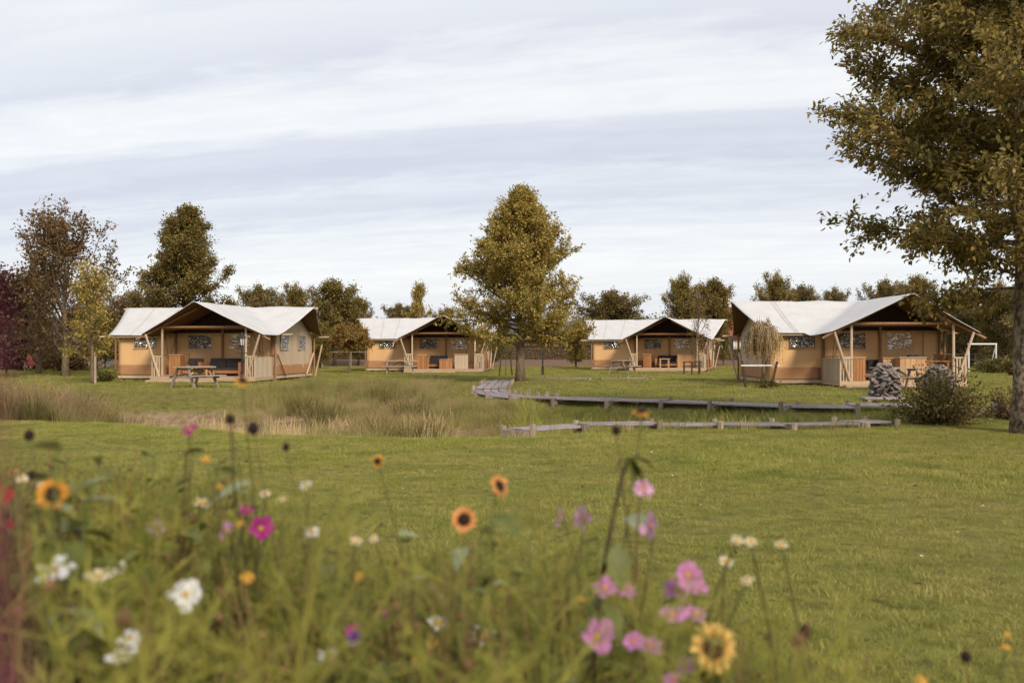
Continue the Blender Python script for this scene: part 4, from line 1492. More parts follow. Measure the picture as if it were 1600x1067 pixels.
# rail fences
def fence(a_, b_, n, label, rails=(.55, .95), hp=1.1):
    a_, b_ = Vector((*a_, 0)), Vector((*b_, 0))
    e_ = empty('rail_fence', (a_.x, a_.y, h1(a_.x, a_.y)))
    tag(e_, label, 'fence', 'rail fences at the edge of the lawn')
    z0 = h1(a_.x, a_.y)
    for k in range(n + 1):
        p = a_.lerp(b_, k / n)
        q = p - a_
        q.z = h1(p.x, p.y) - z0
        MB().tube([q + Vector((0, 0, -.2)), q + Vector((0, 0, hp))], .055, 7).build('post', M['weather_post'], e_)
    for rz_ in rails:
        for k in range(n):
            p, q = a_.lerp(b_, k / n), a_.lerp(b_, (k + 1) / n)
            MB().tube([p - a_ + Vector((0, -.06, h1(p.x, p.y) - z0 + rz_)), q - a_ + Vector((0, -.06, h1(q.x, q.y) - z0 + rz_))], .03, 6).build('rail', M['weather_post'], e_)


fence((-46, 66), (-25, 67), 9, 'thin rail fence under the trees at the far left', (1.0,), 1.1)
fence((-19, 76.5), (-8, 76.8), 5, 'thin rail fence before the hedge between the two left tents', (1.15,), 1.2)
fence((24.5, 74), (36, 72), 5, 'thin rail fence far right behind the nearest tent', (.6, 1.0), 1.1)
# ------------------------------------------------------------------ trees
def rot_about(v, ax, an):
    return Quaternion(ax, an) @ v


def grow(seed, H, cb, Rr, prof, n1, el=(25, 65), n2=7, n3=6, leaves=14, leaf=(.11, .055), lmat='olive', bark='bark', r0=.16, droop=.0, spread=.5,
         twig=.42, sides=9, six=False, lean=0.0, base_forks=0, jitter=.05, az_gap=None, min_r=.006, upcurve=.25, fill=0.0):
    """trunk and limb mesh + leaf mesh for one tree, standing at the origin"""
    rg = random.Random(seed)
    rn = np.random.default_rng(seed)
    wood = MB()
    k = 12
    la = rg.uniform(0, 6.28)
    tp = []
    for i in range(k + 1):
        t_ = i / k
        w_ = .018 * H * math.sin(t_ * 5 + seed) * t_
        tp.append(Vector((w_ * math.cos(la) + lean * t_ * H, w_ * math.sin(la), t_ * H - (.15 if i == 0 else 0))))
    tr = [max(min_r, r0 * ((1 - t_) ** .9) * (1.28 if t_ == 0 else 1)) for t_ in [i / k for i in range(k + 1)]]
    wood.tube(tp, tr, sides)

    def on_trunk(t_):
        f = min(t_ * k, k - 1e-6)
        i = int(f)
        return tp[i].lerp(tp[i + 1], f - i)
    tw_p, tw_d, tw_l = [], [], []
    for i in range(n1):
        tt = ((i + rg.random()) / n1) ** .92
        t_ = cb + (.985 - cb) * tt
        az = i * 2.39996 + rg.gauss(0, .35)
        if az_gap and rg.random() < az_gap:
            continue
        L = Rr * prof(tt) * (rg.uniform(.72, 1.12) if min_r < .02 else rg.uniform(.5, 1.25))
        if L < .12:
            L = .12
        e0 = R(el[0] + (el[1] - el[0]) * tt + rg.gauss(0, 7))
        d = Vector((math.cos(az) * math.cos(e0), math.sin(az) * math.cos(e0), math.sin(e0)))
        p = on_trunk(t_)
        pts = [p.copy()]
        m_ = 6
        for q in range(m_):
            d = (d + Vector((rg.gauss(0, .10), rg.gauss(0, .10), rg.gauss(0, .06) + upcurve * .22 - droop * .25 * (q / m_)))).normalized()
            p = p + d * (L / m_)
            pts.append(p.copy())
        rb = min(r0 * .42 * (1 - t_) + .012, max(.008, L * .016 + .006))
        wood.tube(pts, [max(min_r, rb * (1 - .85 * q / m_)) for q in range(m_ + 1)], 6, cap=False)

        def on_limb(s):
            f = min(s * m_, m_ - 1e-6)
            j = int(f)
            return pts[j].lerp(pts[j + 1], f - j), (pts[j + 1] - pts[j]).normalized()
        ns = max(2, int(round(n2 * (.45 + .55 * min(1, L / max(Rr, .1))))))
        for j in range(ns):
            s = .18 + .82 * (j + rg.random() * .8) / ns
            s = min(s, .995)
            bp_, bd = on_limb(s)
            L2 = max(.18, L * spread * (1.05 - .75 * s) * rg.uniform(.6, 1.2))
            sgn = 1 if j % 2 else -1
            ax = Vector((rg.gauss(0, .35), rg.gauss(0, .35), 1)).normalized()
            d2 = rot_about(bd, ax, sgn * R(rg.uniform(28, 62)))
            d2 = (d2 + Vector((0, 0, rg.gauss(.05, .18)))).normalized()
            q2 = [bp_.copy()]
            p2 = bp_.copy()
            for q in range(3):
                d2 = (d2 + Vector((rg.gauss(0, .12), rg.gauss(0, .12), rg.gauss(0, .08) + .05 - droop * .30))).normalized()
                p2 = p2 + d2 * (L2 / 3)
                q2.append(p2.copy())
            r2 = max(min_r, rb * .45 * (1 - .6 * s))
            wood.tube(q2, [r2, r2 * .75, r2 * .5, max(.003, r2 * .3)], 4, cap=False)
            for q in range(n3):
                u_ = (q + .6) / n3
                f = min(u_ * 3, 2.999)
                jj = int(f)
                c = q2[jj].lerp(q2[jj + 1], f - jj)
                dd = (q2[jj + 1] - q2[jj]).normalized()
                dd = (dd * .8 + Vector((rg.gauss(0, .6), rg.gauss(0, .6), rg.gauss(0, .4) - droop * .6))).normalized()
                tw_p.append(c)
                tw_d.append(dd)
                tw_l.append(twig * rg.uniform(.5, 1.2))
        # leaves at the limb's own end
        tw_p.append(pts[-2]), tw_d.append((pts[-1] - pts[-2]).normalized()), tw_l.append((pts[-1] - pts[-2]).length * 1.2)
    P_, D_, Lw = np.array([tuple(p) for p in tw_p]), np.array([tuple(p) for p in tw_d]), np.array(tw_l)
    for p, d, l in zip(tw_p, tw_d, tw_l):
        if min_r < .02:
            wood.tube([p, p + d * l], [.0045, .002] if min_r <= .006 else [.008, .004], 3, cap=False)
    n = len(P_)
    u_ = rn.uniform(.05, 1.05, (n, leaves, 1))
    pos = P_[:, None] + D_[:, None] * (Lw[:, None, None] * u_) + rn.normal(0, jitter, (n, leaves, 3))
    pos = pos.reshape(-1, 3)
    dr = unit(np.repeat(D_, leaves, 0) * .7 + rn.normal(0, .65, (n * leaves, 3)) + np.array([0, 0, -.22]))
    nr = unit(np.array([0, 0, 1.0]) + rn.normal(0, .55, (n * leaves, 3)))
    ll = leaf[0] * rn.uniform(.6, 1.25, n * leaves)
    ww = leaf[1] * rn.uniform(.7, 1.2, n * leaves)
    wme = wood.mesh('trunk', M[bark], smooth=True)
    lme = leaf_mesh('crown', pos, dr, nr, ll, ww, LEAF[lmat], six)
    return wme, lme


def tree(name, label, x, y, meshes, scale=1.0, rz=0, group=None, cat='tree', z=None, sx=1.0):
    e_ = empty(name, (x, y, h1(x, y) if z is None else z), R(rz))
    e_.scale = (scale * sx, scale * sx, scale)
    tag(e_, label, cat, group)
    place('trunk', meshes[0], e_)
    place('crown', meshes[1], e_)
    return e_


def ovate(tt):
    return (.62 + .38 * math.sin(min(1, tt / .34) * math.pi / 2)) * (1 - tt) ** .62 if tt < 1 else .02


def cone(tt):
    return (.70 + .30 * math.sin(min(1, tt / .25) * math.pi / 2)) * max(.03, 1 - tt ** 1.25) ** .85


def round_(tt):
    return .35 + .65 * math.sin(math.pi * min(.98, .12 + tt * .86))


def dome(tt):
    return math.sqrt(max(.04, 1 - (tt * .98) ** 2))


# the single tree between the tents
mid = grow(21, 7.75, .185, 3.65, cone, 104, (4, 66), 9, 8, 15, (.125, .072), 'gold', 'bark', .20, spread=.46, twig=.44, jitter=.055, sides=12)
p = at(813, 597, 41.5)
tree('hornbeam_tree', 'single tall golden green tree standing on the lawn between the tents', p.x, 41.5, mid)

# the big tree at the right edge
def big_prof(tt):
    if tt < .10:
        return .62
    return 1.12 - .34 * tt if tt < .5 else .95 * (1 - ((tt - .5) / .52) ** 2 * .85)


big = grow(33, 9.6, .24, 3.2, big_prof, 118, (-2, 60), 11, 8, 15, (.108, .056), 'olive', 'bark_lichen', .215, spread=.42, twig=.38, six=True, jitter=.06, sides=14, upcurve=.14, droop=.18)
p = at(1603, 681, 16.4)
tree('lime_tree', 'large spotted trunk tree filling the right edge of the picture', p.x, 16.4, big, rz=50)

# pointed dense tree behind the lamp tent
def bkprof(tt):
    return (.75 + .25 * math.sin(min(1, tt / .3) * math.pi / 2)) * max(.02, 1 - tt ** 2.1) ** .7


bk = grow(5, 9.2, .10, 3.3, bkprof, 70, (14, 66), 9, 7, 15, (.16, .10), 'dark', 'bark_dark', .2, spread=.46, twig=.5, jitter=.08)
p = at(289, 0, 58)
tree('dense_tree', 'dense dark tree rising behind the roof of the leftmost tent', p.x, 58, bk)

# loose tree at the left
def loose(tt):
    return .55 + .5 * math.sin(math.pi * min(1, .2 + tt * .75))


lf = grow(14, 6.0, .08, 4.1, loose, 36, (26, 76), 7, 5, 9, (.20, .10), 'brown', 'bark', .20, spread=.42, twig=.55, jitter=.10, upcurve=.45)
p = at(102, 575, 50)
tree('loose_tree', 'tall loose tree with bare upswept branches left of the leftmost tent', p.x, 50, lf)
tree('loose_tree', 'shorter spreading tree behind the loose tree at the far left', at(60, 0, 56).x, 56, lf, .74, 140)
sp_ = grow(17, 3.9, .16, 1.45, loose, 20, (25, 72), 5, 4, 9, (.14, .075), 'gold', 'bark', .085, spread=.45, twig=.36, jitter=.07, upcurve=.3)
p = at(144, 600, 39.8)
tree('young_tree', 'young thin tree with a pale trunk just left of the leftmost tent', p.x, 39.8, sp_, rz=70)
st_ = MB().tube([(0, 0, -.1), (0, 0, 1.25)], .05, 7)
tag(st_.build('tree_stake', M['weather_post'], None, loc=(p.x + .16, 39.7, h1(p.x, 39.7))), 'wooden stake beside the young thin tree trunk', 'stake')

cop = grow(19, 4.2, .08, 2.6, round_, 26, (15, 65), 6, 5, 6, (.24, .14), 'purple', 'bark_dark', .16, spread=.5, twig=.5, jitter=.1)
tree('copper_tree', 'copper leaved tree cut by the left edge of the picture', at(-8, 0, 48).x, 48, cop)

# umbrella tree
um = grow(23, 2.35, .74, 1.55, lambda t: .9 - .3 * t, 26, (5, 40), 8, 6, 14, (.13, .07), 'yellow', 'bark', .065, spread=.5, twig=.28, jitter=.06, droop=.9, upcurve=0)
p = at(546, 583, 57)
tree('umbrella_tree', 'small round headed tree with yellow brown leaves left of the second tent', p.x, 57, um, sx=.92)

# background trees: each a tree of its own, four crown kinds
KA = grow(41, 6.2, .08, 3.0, round_, 44, (18, 66), 8, 6, 15, (.17, .11), 'olive', 'bark_dark', .15, spread=.5, twig=.5, jitter=.12, min_r=.02)
KB = grow(42, 6.2, .06, 3.1, bkprof, 46, (20, 66), 8, 6, 15, (.17, .11), 'dark', 'bark_dark', .15, spread=.5, twig=.5, jitter=.12, min_r=.02)
KC = grow(43, 5.0, .06, 3.3, dome, 46, (10, 66), 8, 6, 15, (.18, .11), 'far', 'bark_dark', .15, spread=.5, twig=.5, jitter=.12, min_r=.02)
KD = grow(44, 6.4, .12, 1.5, loose, 24, (30, 72), 6, 5, 8, (.24, .12), 'gold', 'bark_dark', .10, spread=.45, twig=.5, jitter=.12, min_r=.02)
BACK = [  # px centre, top row, depth, kind, label, width factor
    (210, 458, 74, KC, 'low brownish tree just left of the dense dark tree', 1.0),
    (250, 500, 70, KB, 'dark bush like tree filling the gap at the left tent ridge', 1.3),
    (402, 450, 82, KC, 'rounded pale tree behind the left tent ridge, nearest the dense tree', .8),
    (460, 448, 84, KA, 'olive tree over the right half of the leftmost tent roof', .9),
    (523, 442, 78, KB, 'tallest dark tree in the gap between the two left tents', 1.05),
    (560, 468, 80, KB, 'narrow dark tree just left of the second tent ridge', .8),
    (500, 505, 70, KA, 'golden bushy tree behind the end wall of the leftmost tent', 1.1),
    (653, 444, 86, KD, 'slender sparse tree above the second tent roof', .9),
    (622, 478, 90, KC, 'low tree behind the left half of the second tent roof', .9),
    (700, 484, 88, KC, 'low tree behind the gable peak of the second tent', .9),
    (900, 505, 74, KA, 'low leafy tree right of the single tall tree beside the dark roof', 1.1),
    (765, 515, 76, KC, 'round bush tree behind the single tree on its left', 1.0),
    (955, 458, 96, KC, 'broad brown tree over the left half of the third tent roof', 1.25),
    (1068, 434, 88, KA, 'taller olive tree of the pair over the third tent gable', .85),
    (1113, 440, 90, KB, 'darker olive tree of the pair over the third tent roof end', .95),
    (1212, 431, 100, KA, 'rounded tree above the left end of the nearest tent roof', .8),
    (1256, 450, 104, KC, 'small tree right of the rounded one above the nearest tent roof', .75),
    (1306, 454, 110, KC, 'lone low tree above the middle of the nearest tent roof', .6),
    (1383, 442, 100, KC, 'pale tree above the nearest tent left of its gable peak', .75),
    (1431, 436, 102, KB, 'dark rounded tree above the gable peak of the nearest tent', .95),
    (1478, 470, 82, KD, 'pale wispy tree at the right slope of the nearest tent gable', 1.6),
    (1515, 462, 76, KC, 'rusty brown tree left of the goal behind the big tree branches', .9),
    (1562, 446, 72, KA, 'olive tree behind the goal next to the big trunk', 1.0),
    (1630, 440, 68, KC, 'brown tree beyond the trunk at the right edge', 1.0),
    (1130, 505, 80, KB, 'dark tree squeezed between the third tent and the red roof', .55),
    (-25, 430, 64, KC, 'dark crown behind the copper tree at the left edge', 1.1),
    (150, 478, 66, KB, 'dark tree behind the young thin tree at the left', 1.2),
    (40, 470, 72, KA, 'olive tree behind the low barn at the far left', 1.2),
]
HK = {}
for K in (KA, KB, KC, KD):
    zc = np.empty(len(K[1].vertices) * 3, dtype=np.float32)
    K[1].vertices.foreach_get('co', zc)
    HK[id(K)] = float(np.percentile(zc[2::3], 99.2))
for i, (px, top, d, K, lb, wf) in enumerate(BACK):
    x_ = at(px, 0, d).x
    zt = at(px, top, d).z - h1(x_, d)
    s = zt / HK[id(K)]
    tree('background_tree', lb, x_, d, K, s, i * 57 % 360, 'trees behind the tents', sx=wf)

# far wood closing the horizon
rn = np.random.default_rng(77)
P_ = []
for k in range(230):
    y_ = rn.uniform(112, 140)
    x_ = rn.uniform(-.72, .72) * y_
    hh = rn.uniform(3.0, 5.6) + 1.0 * math.sin(x_ * .13) + .6 * math.sin(x_ * .31)
    rr = rn.uniform(2.0, 3.6)
    n = 420
    q = unit(rn.normal(0, 1, (n, 3))) * (rn.uniform(.5, 1, (n, 1)) ** .5)
    P_.append(np.stack([x_ + q[:, 0] * rr, y_ + q[:, 1] * rr, .4 + (q[:, 2] * .5 + .5) * hh], 1))
P_ = np.concatenate(P_)
n = len(P_)
me = leaf_mesh('far_wood', P_, rn.normal(0, 1, (n, 3)), unit(np.array([0, -.3, 1.0]) + rn.normal(0, .5, (n, 3))), rn.uniform(.22, .42, n), rn.uniform(.16, .3, n), LEAF['far'])
tag(place('far_wood', me), 'low wood closing the horizon behind everything', 'wood', kind='stuff')


# hedges
def hedge(x0, x1, y, h, d, label, dens=26, mat='dark', seed=1, leaf=.16, lump=.0, z=None):
    rn = np.random.default_rng(seed)
    L_ = abs(x1 - x0)
    n = int(L_ * h * dens * 4)
    e_ = empty('hedge', ((x0 + x1) / 2, y, h1((x0 + x1) / 2, y) if z is None else z))
    tag(e_, label, 'hedge', 'hedges at the back of the lawn')
    hw = L_ / 2
    px_ = rn.uniform(-hw, hw, n)
    up_ = rn.random(n) < .35
    pz = np.where(up_, h, h * rn.uniform(0.02, 1, n))
    py_ = np.where(up_, rn.uniform(-d / 2, d / 2, n), -d / 2)
    hv = 1 + lump * (np.sin(px_ * .7 + seed) + .6 * np.sin(px_ * 1.9))
    pz = pz * hv + rn.normal(0, .04, n)
    py_ = py_ + rn.normal(0, .06, n)
    me = leaf_mesh('foliage', np.stack([px_, py_, pz], 1), rn.normal(0, 1, (n, 3)), unit(np.array([0, -.7, .7]) + rn.normal(0, .6, (n, 3))), leaf * rn.uniform(.6, 1.3, n), leaf * .6, LEAF[mat])
    place('foliage', me, e_)
    MB().box((0, 0, h * .46), (L_ - .1, d - .14, h * .90)).build('branches', M['bark_dark'], e_)


hedge(-34, -1.8, 93, 1.25, 1.2, 'clipped dark hedge behind the two left tents', seed=3, mat='dark')
hedge(-1.6, 9.5, 92.5, 1.30, 1.2, 'clipped dark hedge behind the single tall tree', seed=4, mat='dark')
hedge(15, 32, 88, 1.05, 1.0, 'clipped hedge in front of the red roofed house', seed=5, mat='green')
hedge(-33, -6, 97, 2.9, 2.0, 'tall loose hedge behind the clipped hedge on the left', 14, 'olive', 6, .28, .10)
hedge(-6, 13, 98, 2.6, 2.0, 'tall loose hedge in the gap around the single tall tree', 14, 'green', 7, .28, .10)
hedge(-62, -34.5, 84, 1.6, 1.2, 'brown hedge under the trees at the far left', 14, 'brown', 8, .22, .08)
hedge(33, 72, 92, 2.4, 2.0, 'loose brown hedge at the right beyond the goal', 14, 'far', 9, .28, .12)


# shrubs
def shrub(x, y, w, h, label, mat, seed, n=2600, leaf=(.07, .04), stems=26, group='shrubs', name='shrub', cut=None):
    rn = np.random.default_rng(seed)
    rg = random.Random(seed)
    e_ = empty(name, (x, y, h1(x, y)))
    tag(e_, label, 'shrub', group)
    wood = MB()
    pos, dr = [], []
    per = max(8, n // (stems * 5))
    for k in range(stems):
        an = k * 2.4 + rg.uniform(-.3, .3)
        tilt = rg.uniform(.1, 1.25)
        d = Vector((math.cos(an) * math.sin(tilt), math.sin(an) * math.sin(tilt), math.cos(tilt)))
        L_ = math.hypot(w / 2 * math.sin(tilt), h * math.cos(tilt)) * rg.uniform(.8, 1.15)
        p = Vector((math.cos(an) * .08, math.sin(an) * .08, -.03))
        pts = [p.copy()]
        for q in range(5):
            d = (d + Vector((rg.gauss(0, .12), rg.gauss(0, .12), rg.gauss(0, .08)))).normalized()
            p = p + d * L_ / 5
            pts.append(p.copy())
        wood.tube(pts, [.014, .012, .010, .008, .005, .003], 4, cap=False)
        for q in range(1, 6):
            for s in range(per):
                c = pts[q - 1].lerp(pts[q], rg.random())
                sp = .10 * (w / 1.6)
                pos.append((c.x + rg.gauss(0, sp), c.y + rg.gauss(0, sp), max(.01, c.z + rg.gauss(0, sp))))
                dr.append((d.x + rg.gauss(0, .7), d.y + rg.gauss(0, .7), d.z + rg.gauss(0, .6)))
    pos, dr = np.array(pos), np.array(dr)
    m_ = len(pos)
    me = leaf_mesh('foliage', pos, dr, unit(np.array([0, 0, 1.0]) + rn.normal(0, .6, (m_, 3))), leaf[0] * rn.uniform(.6, 1.3, m_), leaf[1], LEAF[mat], True)
    wood.build('stems', M['bark_dark'], e_)
    place('foliage', me, e_)


LEAF['bush'] = leafy('bush_leaves', [(0, (.07, .054, .016)), (.5, (.18, .135, .038)), (.85, (.30, .225, .075)), (1, (.42, .29, .12))])
shrub(at(1468, 0, 18.3).x, 18.3, 1.75, 1.0, 'leafy brown green bush in front of the second cairn', 'bush', 51, 5200, (.068, .036), 46, 'shrubs by the stones')
shrub(at(1556, 0, 57).x, 57, 2.2, .75, 'low dark shrub on the grass before the goal', 'green', 52, 1400, (.18, .1), 22, 'shrubs before the goal')
shrub(at(1594, 0, 52).x, 52, 1.6, 1.1, 'brownish shrub beside the big trunk before the goal', 'bush', 53, 1400, (.18, .1), 22, 'shrubs before the goal')
shrub(at(1530, 0, 78).x, 78, 3.4, 1.3, 'green shrub just behind the goal mouth', 'green', 54, 1400, (.2, .11), 22, 'shrubs before the goal')
shrub(at(1500, 0, 80).x, 80, 2.4, 1.5, 'green shrub left of the goal', 'green', 55, 1200, (.2, .11), 20, 'shrubs before the goal')
shrub(at(165, 0, 42).x, 42, 1.3, .4, 'low green weeds at the foot of the young thin tree', 'green', 56, 900, (.1, .06), 20, 'shrubs by the left tent')
shrub(at(1575, 0, 19.5).x, 19.5, 1.3, .62, 'dry brown brush over the rock heap beside the big tree', 'brown', 57, 1400, (.07, .03), 26, 'shrubs by the stones')
shrub(at(1478, 0, 28.2).x, 28.0, .8, .95, 'thin green weeds growing over the second cairn', 'bush', 58, 500, (.07, .04), 12, 'shrubs by the stones')
shrub(at(1200, 0, 35.6).x, 35.6, .9, .3, 'low weeds under the weeping tree', 'green', 59, 500, (.09, .05), 14, 'shrubs by the nearest tent')
for j_, (px_, d_, w_, h_, lb) in enumerate([(110, 62, 4.0, 2.0, 'shadowy shrub behind the young thin tree'), (20, 64, 4.5, 2.4, 'purple brown shrub at the left edge under the copper tree'), (75, 66, 3.5, 1.8, 'brown shrub behind the red chair')]):
    shrub(at(px_, 0, d_).x, d_, w_, h_, lb, ['brown', 'purple', 'brown'][j_], 60 + j_, 1800, (.24, .13), 28, 'shrubs at the far left')

# weeping tree at the corner of the nearest tent
rg = random.Random(71)
p = at(1192, 0, 36.3)
WX, WY = p.x, 36.3
e_ = empty('weeping_tree', (WX, WY, h1(WX, WY)))
tag(e_, 'small weeping tree with straw coloured hanging twigs at the tent corner', 'tree')
wood = MB()
wood.tube([(0, 0, -.1), (.02, 0, .8), (-.03, .02, 1.6), (.0, 0, 2.25)], [.075, .06, .05, .04], 9)
tw = MB()
lp, ld = [], []
for k in range(44):
    an = k * 2.4
    r_ = rg.uniform(.25, .82)
    top = Vector((0, 0, rg.uniform(1.9, 2.25)))
    a1 = top + Vector((math.cos(an) * r_ * .5, math.sin(an) * r_ * .5, rg.uniform(.05, .28)))
    a2 = top + Vector((math.cos(an) * r_ * .95, math.sin(an) * r_ * .95, rg.uniform(-.25, .05)))
    wood.tube([top, a1, a2], [.02, .014, .008], 4, cap=False)
    for j in range(11):
        st = a1.lerp(a2, rg.uniform(-.4, 1.05)) + Vector((rg.gauss(0, .05), rg.gauss(0, .05), 0))
        drop = rg.uniform(.35, 1.15)
        o1 = Vector((math.cos(an) * rg.uniform(.02, .16) + rg.gauss(0, .05), math.sin(an) * rg.uniform(.02, .16) + rg.gauss(0, .05), 0))
        pts = [st, st + o1 * .6 + Vector((0, 0, -drop * .35)), st + o1 + Vector((0, 0, -drop))]
        tw.tube(pts, [.008, .006, .004], 3, cap=False)
        for s in range(5):
            c = pts[1].lerp(pts[2], rg.random())
            lp.append((c.x + rg.gauss(0, .025), c.y + rg.gauss(0, .025), c.z))
            ld.append((rg.gauss(0, .4), rg.gauss(0, .4), -1))
wood.build('trunk', M['bark'], e_, smooth=True)
tw.build('hanging_twigs', LEAF['straw'], e_)
rn = np.random.default_rng(5)
n = len(lp)
place('crown', leaf_mesh('crown', np.array(lp), np.array(ld), rn.normal(0, 1, (n, 3)), rn.uniform(.05, .1, n), np.full(n, .03), LEAF['yellow']), e_)


def stake(x, y, dx, dy, h, label, mat='bark_dark'):
    o_ = MB().tube([(0, 0, -.1), (dx, dy, h)], .045, 7).build('tree_stake', M[mat], None, loc=(x, y, h1(x, y)))
    return tag(o_, label, 'stake', 'stakes around the weeping tree')


stake(at(1166, 0, 35.9).x, 35.9, -.16, .0, .98, 'dark leaning stake left of the weeping tree')
stake(at(1187, 0, 37.0).x, 37.0, .28, .05, .98, 'dark leaning stake behind the weeping tree trunk')
stake(at(1204, 0, 35.6).x, 35.6, .24, 0, .95, 'dark leaning stake right of the weeping tree')
o_ = MB().bar((0, 0, 0), (1.36, -.1, .01), .03, .05).build('stake_rail', M['white_paint'], None, loc=(at(1158, 0, 35.85).x, 35.85, .80))
tag(o_, 'white cross rail joining the stakes of the weeping tree', 'rail')

# bare sapling before the third tent, and its guard
sap = grow(81, 3.9, .22, .95, loose, 20, (40, 74), 4, 3, 4, (.11, .055), 'brown', 'bark', .045, spread=.5, twig=.3, jitter=.05, upcurve=.4)
p = at(1092, 590, 54)
tree('sapling', 'nearly leafless sapling before the porch of the third tent', p.x, 54, sap)
e_ = empty('tree_guard', (p.x - .45, 53.6, h1(p.x, 53.6)))
tag(e_, 'low wooden tree guard of posts and rails at the leafless sapling', 'tree guard')
for sx in (-.42, .0, .42):
    MB().tube([(sx, 0, -.1), (sx, 0, .72)], .045, 7).build('post', M['bark_dark'], e_)
for sz in (.45, .68):
    MB().bar((-.5, -.06, sz), (.5, -.06, sz + .03), .03, .07).build('rail', M['bark_dark'], e_)
sap2 = grow(82, 2.6, .3, .55, loose, 12, (40, 74), 4, 3, 7, (.11, .055), 'green', 'bark', .03, spread=.5, twig=.25, jitter=.05)
p = at(790, 585, 50)
tree('sapling', 'small sapling between two leaning stakes left of the single tall tree', p.x, 51, sap2)
for sg, lb in ((-1, 'left leaning stake of the small sapling by the tall tree'), (1, 'right leaning stake of the small sapling by the tall tree')):
    o_ = MB().tube([(sg * .34, 0, -.1), (sg * .22, 0, 1.2)], .04, 7).build('tree_stake', M['bark_dark'], None, loc=(p.x, 50.8, 0))
    tag(o_, lb, 'stake')
# ------------------------------------------------------------------ foreground wild flowers
def petal_mesh(name, L, W, mat, cup=.12, notch=.0, tipw=.6):
    """one petal lying along +x, rooted at the origin"""
    prof = [(0, .16), (.25, .62), (.55, .98), (.82, tipw + .2), (1.0, tipw * .45)]
    vs_, fs = [], []
    for t_, w in prof:
        for s in (-1, 0, 1):
            xx = t_ * L - (notch * L if (s == 0 and t_ == 1.0) else 0)
            vs_.append((xx, s * w * W / 2, cup * L * (t_ ** 1.5) * .6 + abs(s) * W * .10))
    for i in range(len(prof) - 1):
        for s in range(2):
            a_ = i * 3 + s
            fs.append((a_, a_ + 3, a_ + 4, a_ + 1))
    return MB().add(vs_, fs).mesh(name, mat, smooth=True)


def petal_mat(name, c1, c2, edge=None):
    m, t, b, o = new_mat(name)
    tcn = N(t, 'ShaderNodeTexCoord')
    sp = N(t, 'ShaderNodeSeparateXYZ')
    t.links.new(tcn.outputs['Generated'], sp.inputs[0])
    col = ramp(t, sp.outputs[0], [(0.0, c2), (.55, c1), (1.0, edge or c1)])
    oi = N(t, 'ShaderNodeObjectInfo')
    hsv = N(t, 'ShaderNodeHueSaturation')
    t.links.new(math_node(t, 'ADD', math_node(t, 'MULTIPLY', oi.outputs['Random'], .3), .85), hsv.inputs['Value'])
    t.links.new(col, hsv.inputs['Color'])
    t.links.new(hsv.outputs[0], b.inputs['Base Color'])
    b.inputs['Roughness'].default_value = .6
    b.inputs['Specular IOR Level'].default_value = .15
    tr = N(t, 'ShaderNodeBsdfTranslucent')
    t.links.new(hsv.outputs[0], tr.inputs[0])
    mxs = N(t, 'ShaderNodeMixShader', inp={0: .3})
    t.links.new(b.outputs[0], mxs.inputs[1])
    t.links.new(tr.outputs[0], mxs.inputs[2])
    t.links.new(mxs.outputs[0], o.inputs[0])
    return m


PET = {
    'sun_pale': petal_mat('pale_yellow_petals', (.80, .52, .17), (.62, .27, .05)),
    'sun_orange': petal_mat('orange_yellow_petals', (.66, .31, .045), (.42, .14, .015)),
    'sun_peach': petal_mat('peach_orange_petals', (.70, .33, .12), (.52, .17, .04)),
    'pink': petal_mat('pink_petals', (.52, .22, .42), (.42, .13, .30)),
    'palepink': petal_mat('pale_pink_petals', (.60, .33, .49), (.50, .22, .38)),
    'magenta': petal_mat('magenta_petals', (.36, .04, .20), (.25, .02, .12)),
    'mauve': petal_mat('mauve_petals', (.44, .22, .38), (.34, .14, .28)),
    'white': petal_mat('white_petals', (.80, .79, .80), (.70, .70, .62)),
    'cream': petal_mat('cream_petals', (.78, .70, .56), (.70, .52, .22)),
    'gold': petal_mat('golden_petals', (.62, .34, .06), (.5, .2, .03)),
    'red': petal_mat('red_petals', (.42, .05, .035), (.28, .02, .02)),
    'violet': petal_mat('violet_blue_petals', (.10, .05, .28), (.16, .03, .16)),
}
M['eye_dark'] = surf('dark_flower_eye', (.030, .014, .010), (.012, .006, .005), rough=.9, scale=120, coord='Object')
M['eye_brown'] = surf('brown_flower_eye', (.11, .05, .02), (.05, .022, .012), rough=.9, scale=120)
M['eye_yellow'] = surf('yellow_flower_eye', (.62, .36, .06), (.42, .20, .03), rough=.85, scale=120)
M['stem'] = surf('green_stem', (.15, .145, .045), (.09, .085, .028), rough=.7, scale=20)
M['stem_dark'] = surf('dark_stem', (.060, .040, .025), (.035, .022, .015), rough=.7, scale=20)
M['stem_brown'] = surf('brown_stem', (.15, .085, .045), (.085, .045, .025), rough=.8, scale=20)
M['leaf_broad'] = surf('broad_leaf', (.125, .14, .036), (.075, .085, .022), rough=.55, scale=25, spec=.25)
M['leaf_pale'] = surf('pale_green_leaf', (.22, .245, .13), (.15, .17, .08), rough=.55, scale=25, spec=.3)

KIND = {
    'sunflower': dict(n=17, Lr=.56, Wr=.20, rows=2, eye=.44, cup=.10, tipw=.5),
    'cosmos': dict(n=8, Lr=.84, Wr=.60, rows=1, eye=.20, cup=.16, tipw=.85),
    'daisy': dict(n=14, Lr=.66, Wr=.26, rows=1, eye=.40, cup=.05, tipw=.6),
    'poppy': dict(n=5, Lr=.85, Wr=.9, rows=1, eye=.2, cup=.6, tipw=.9),
}
_pc, _ec = {}, {}


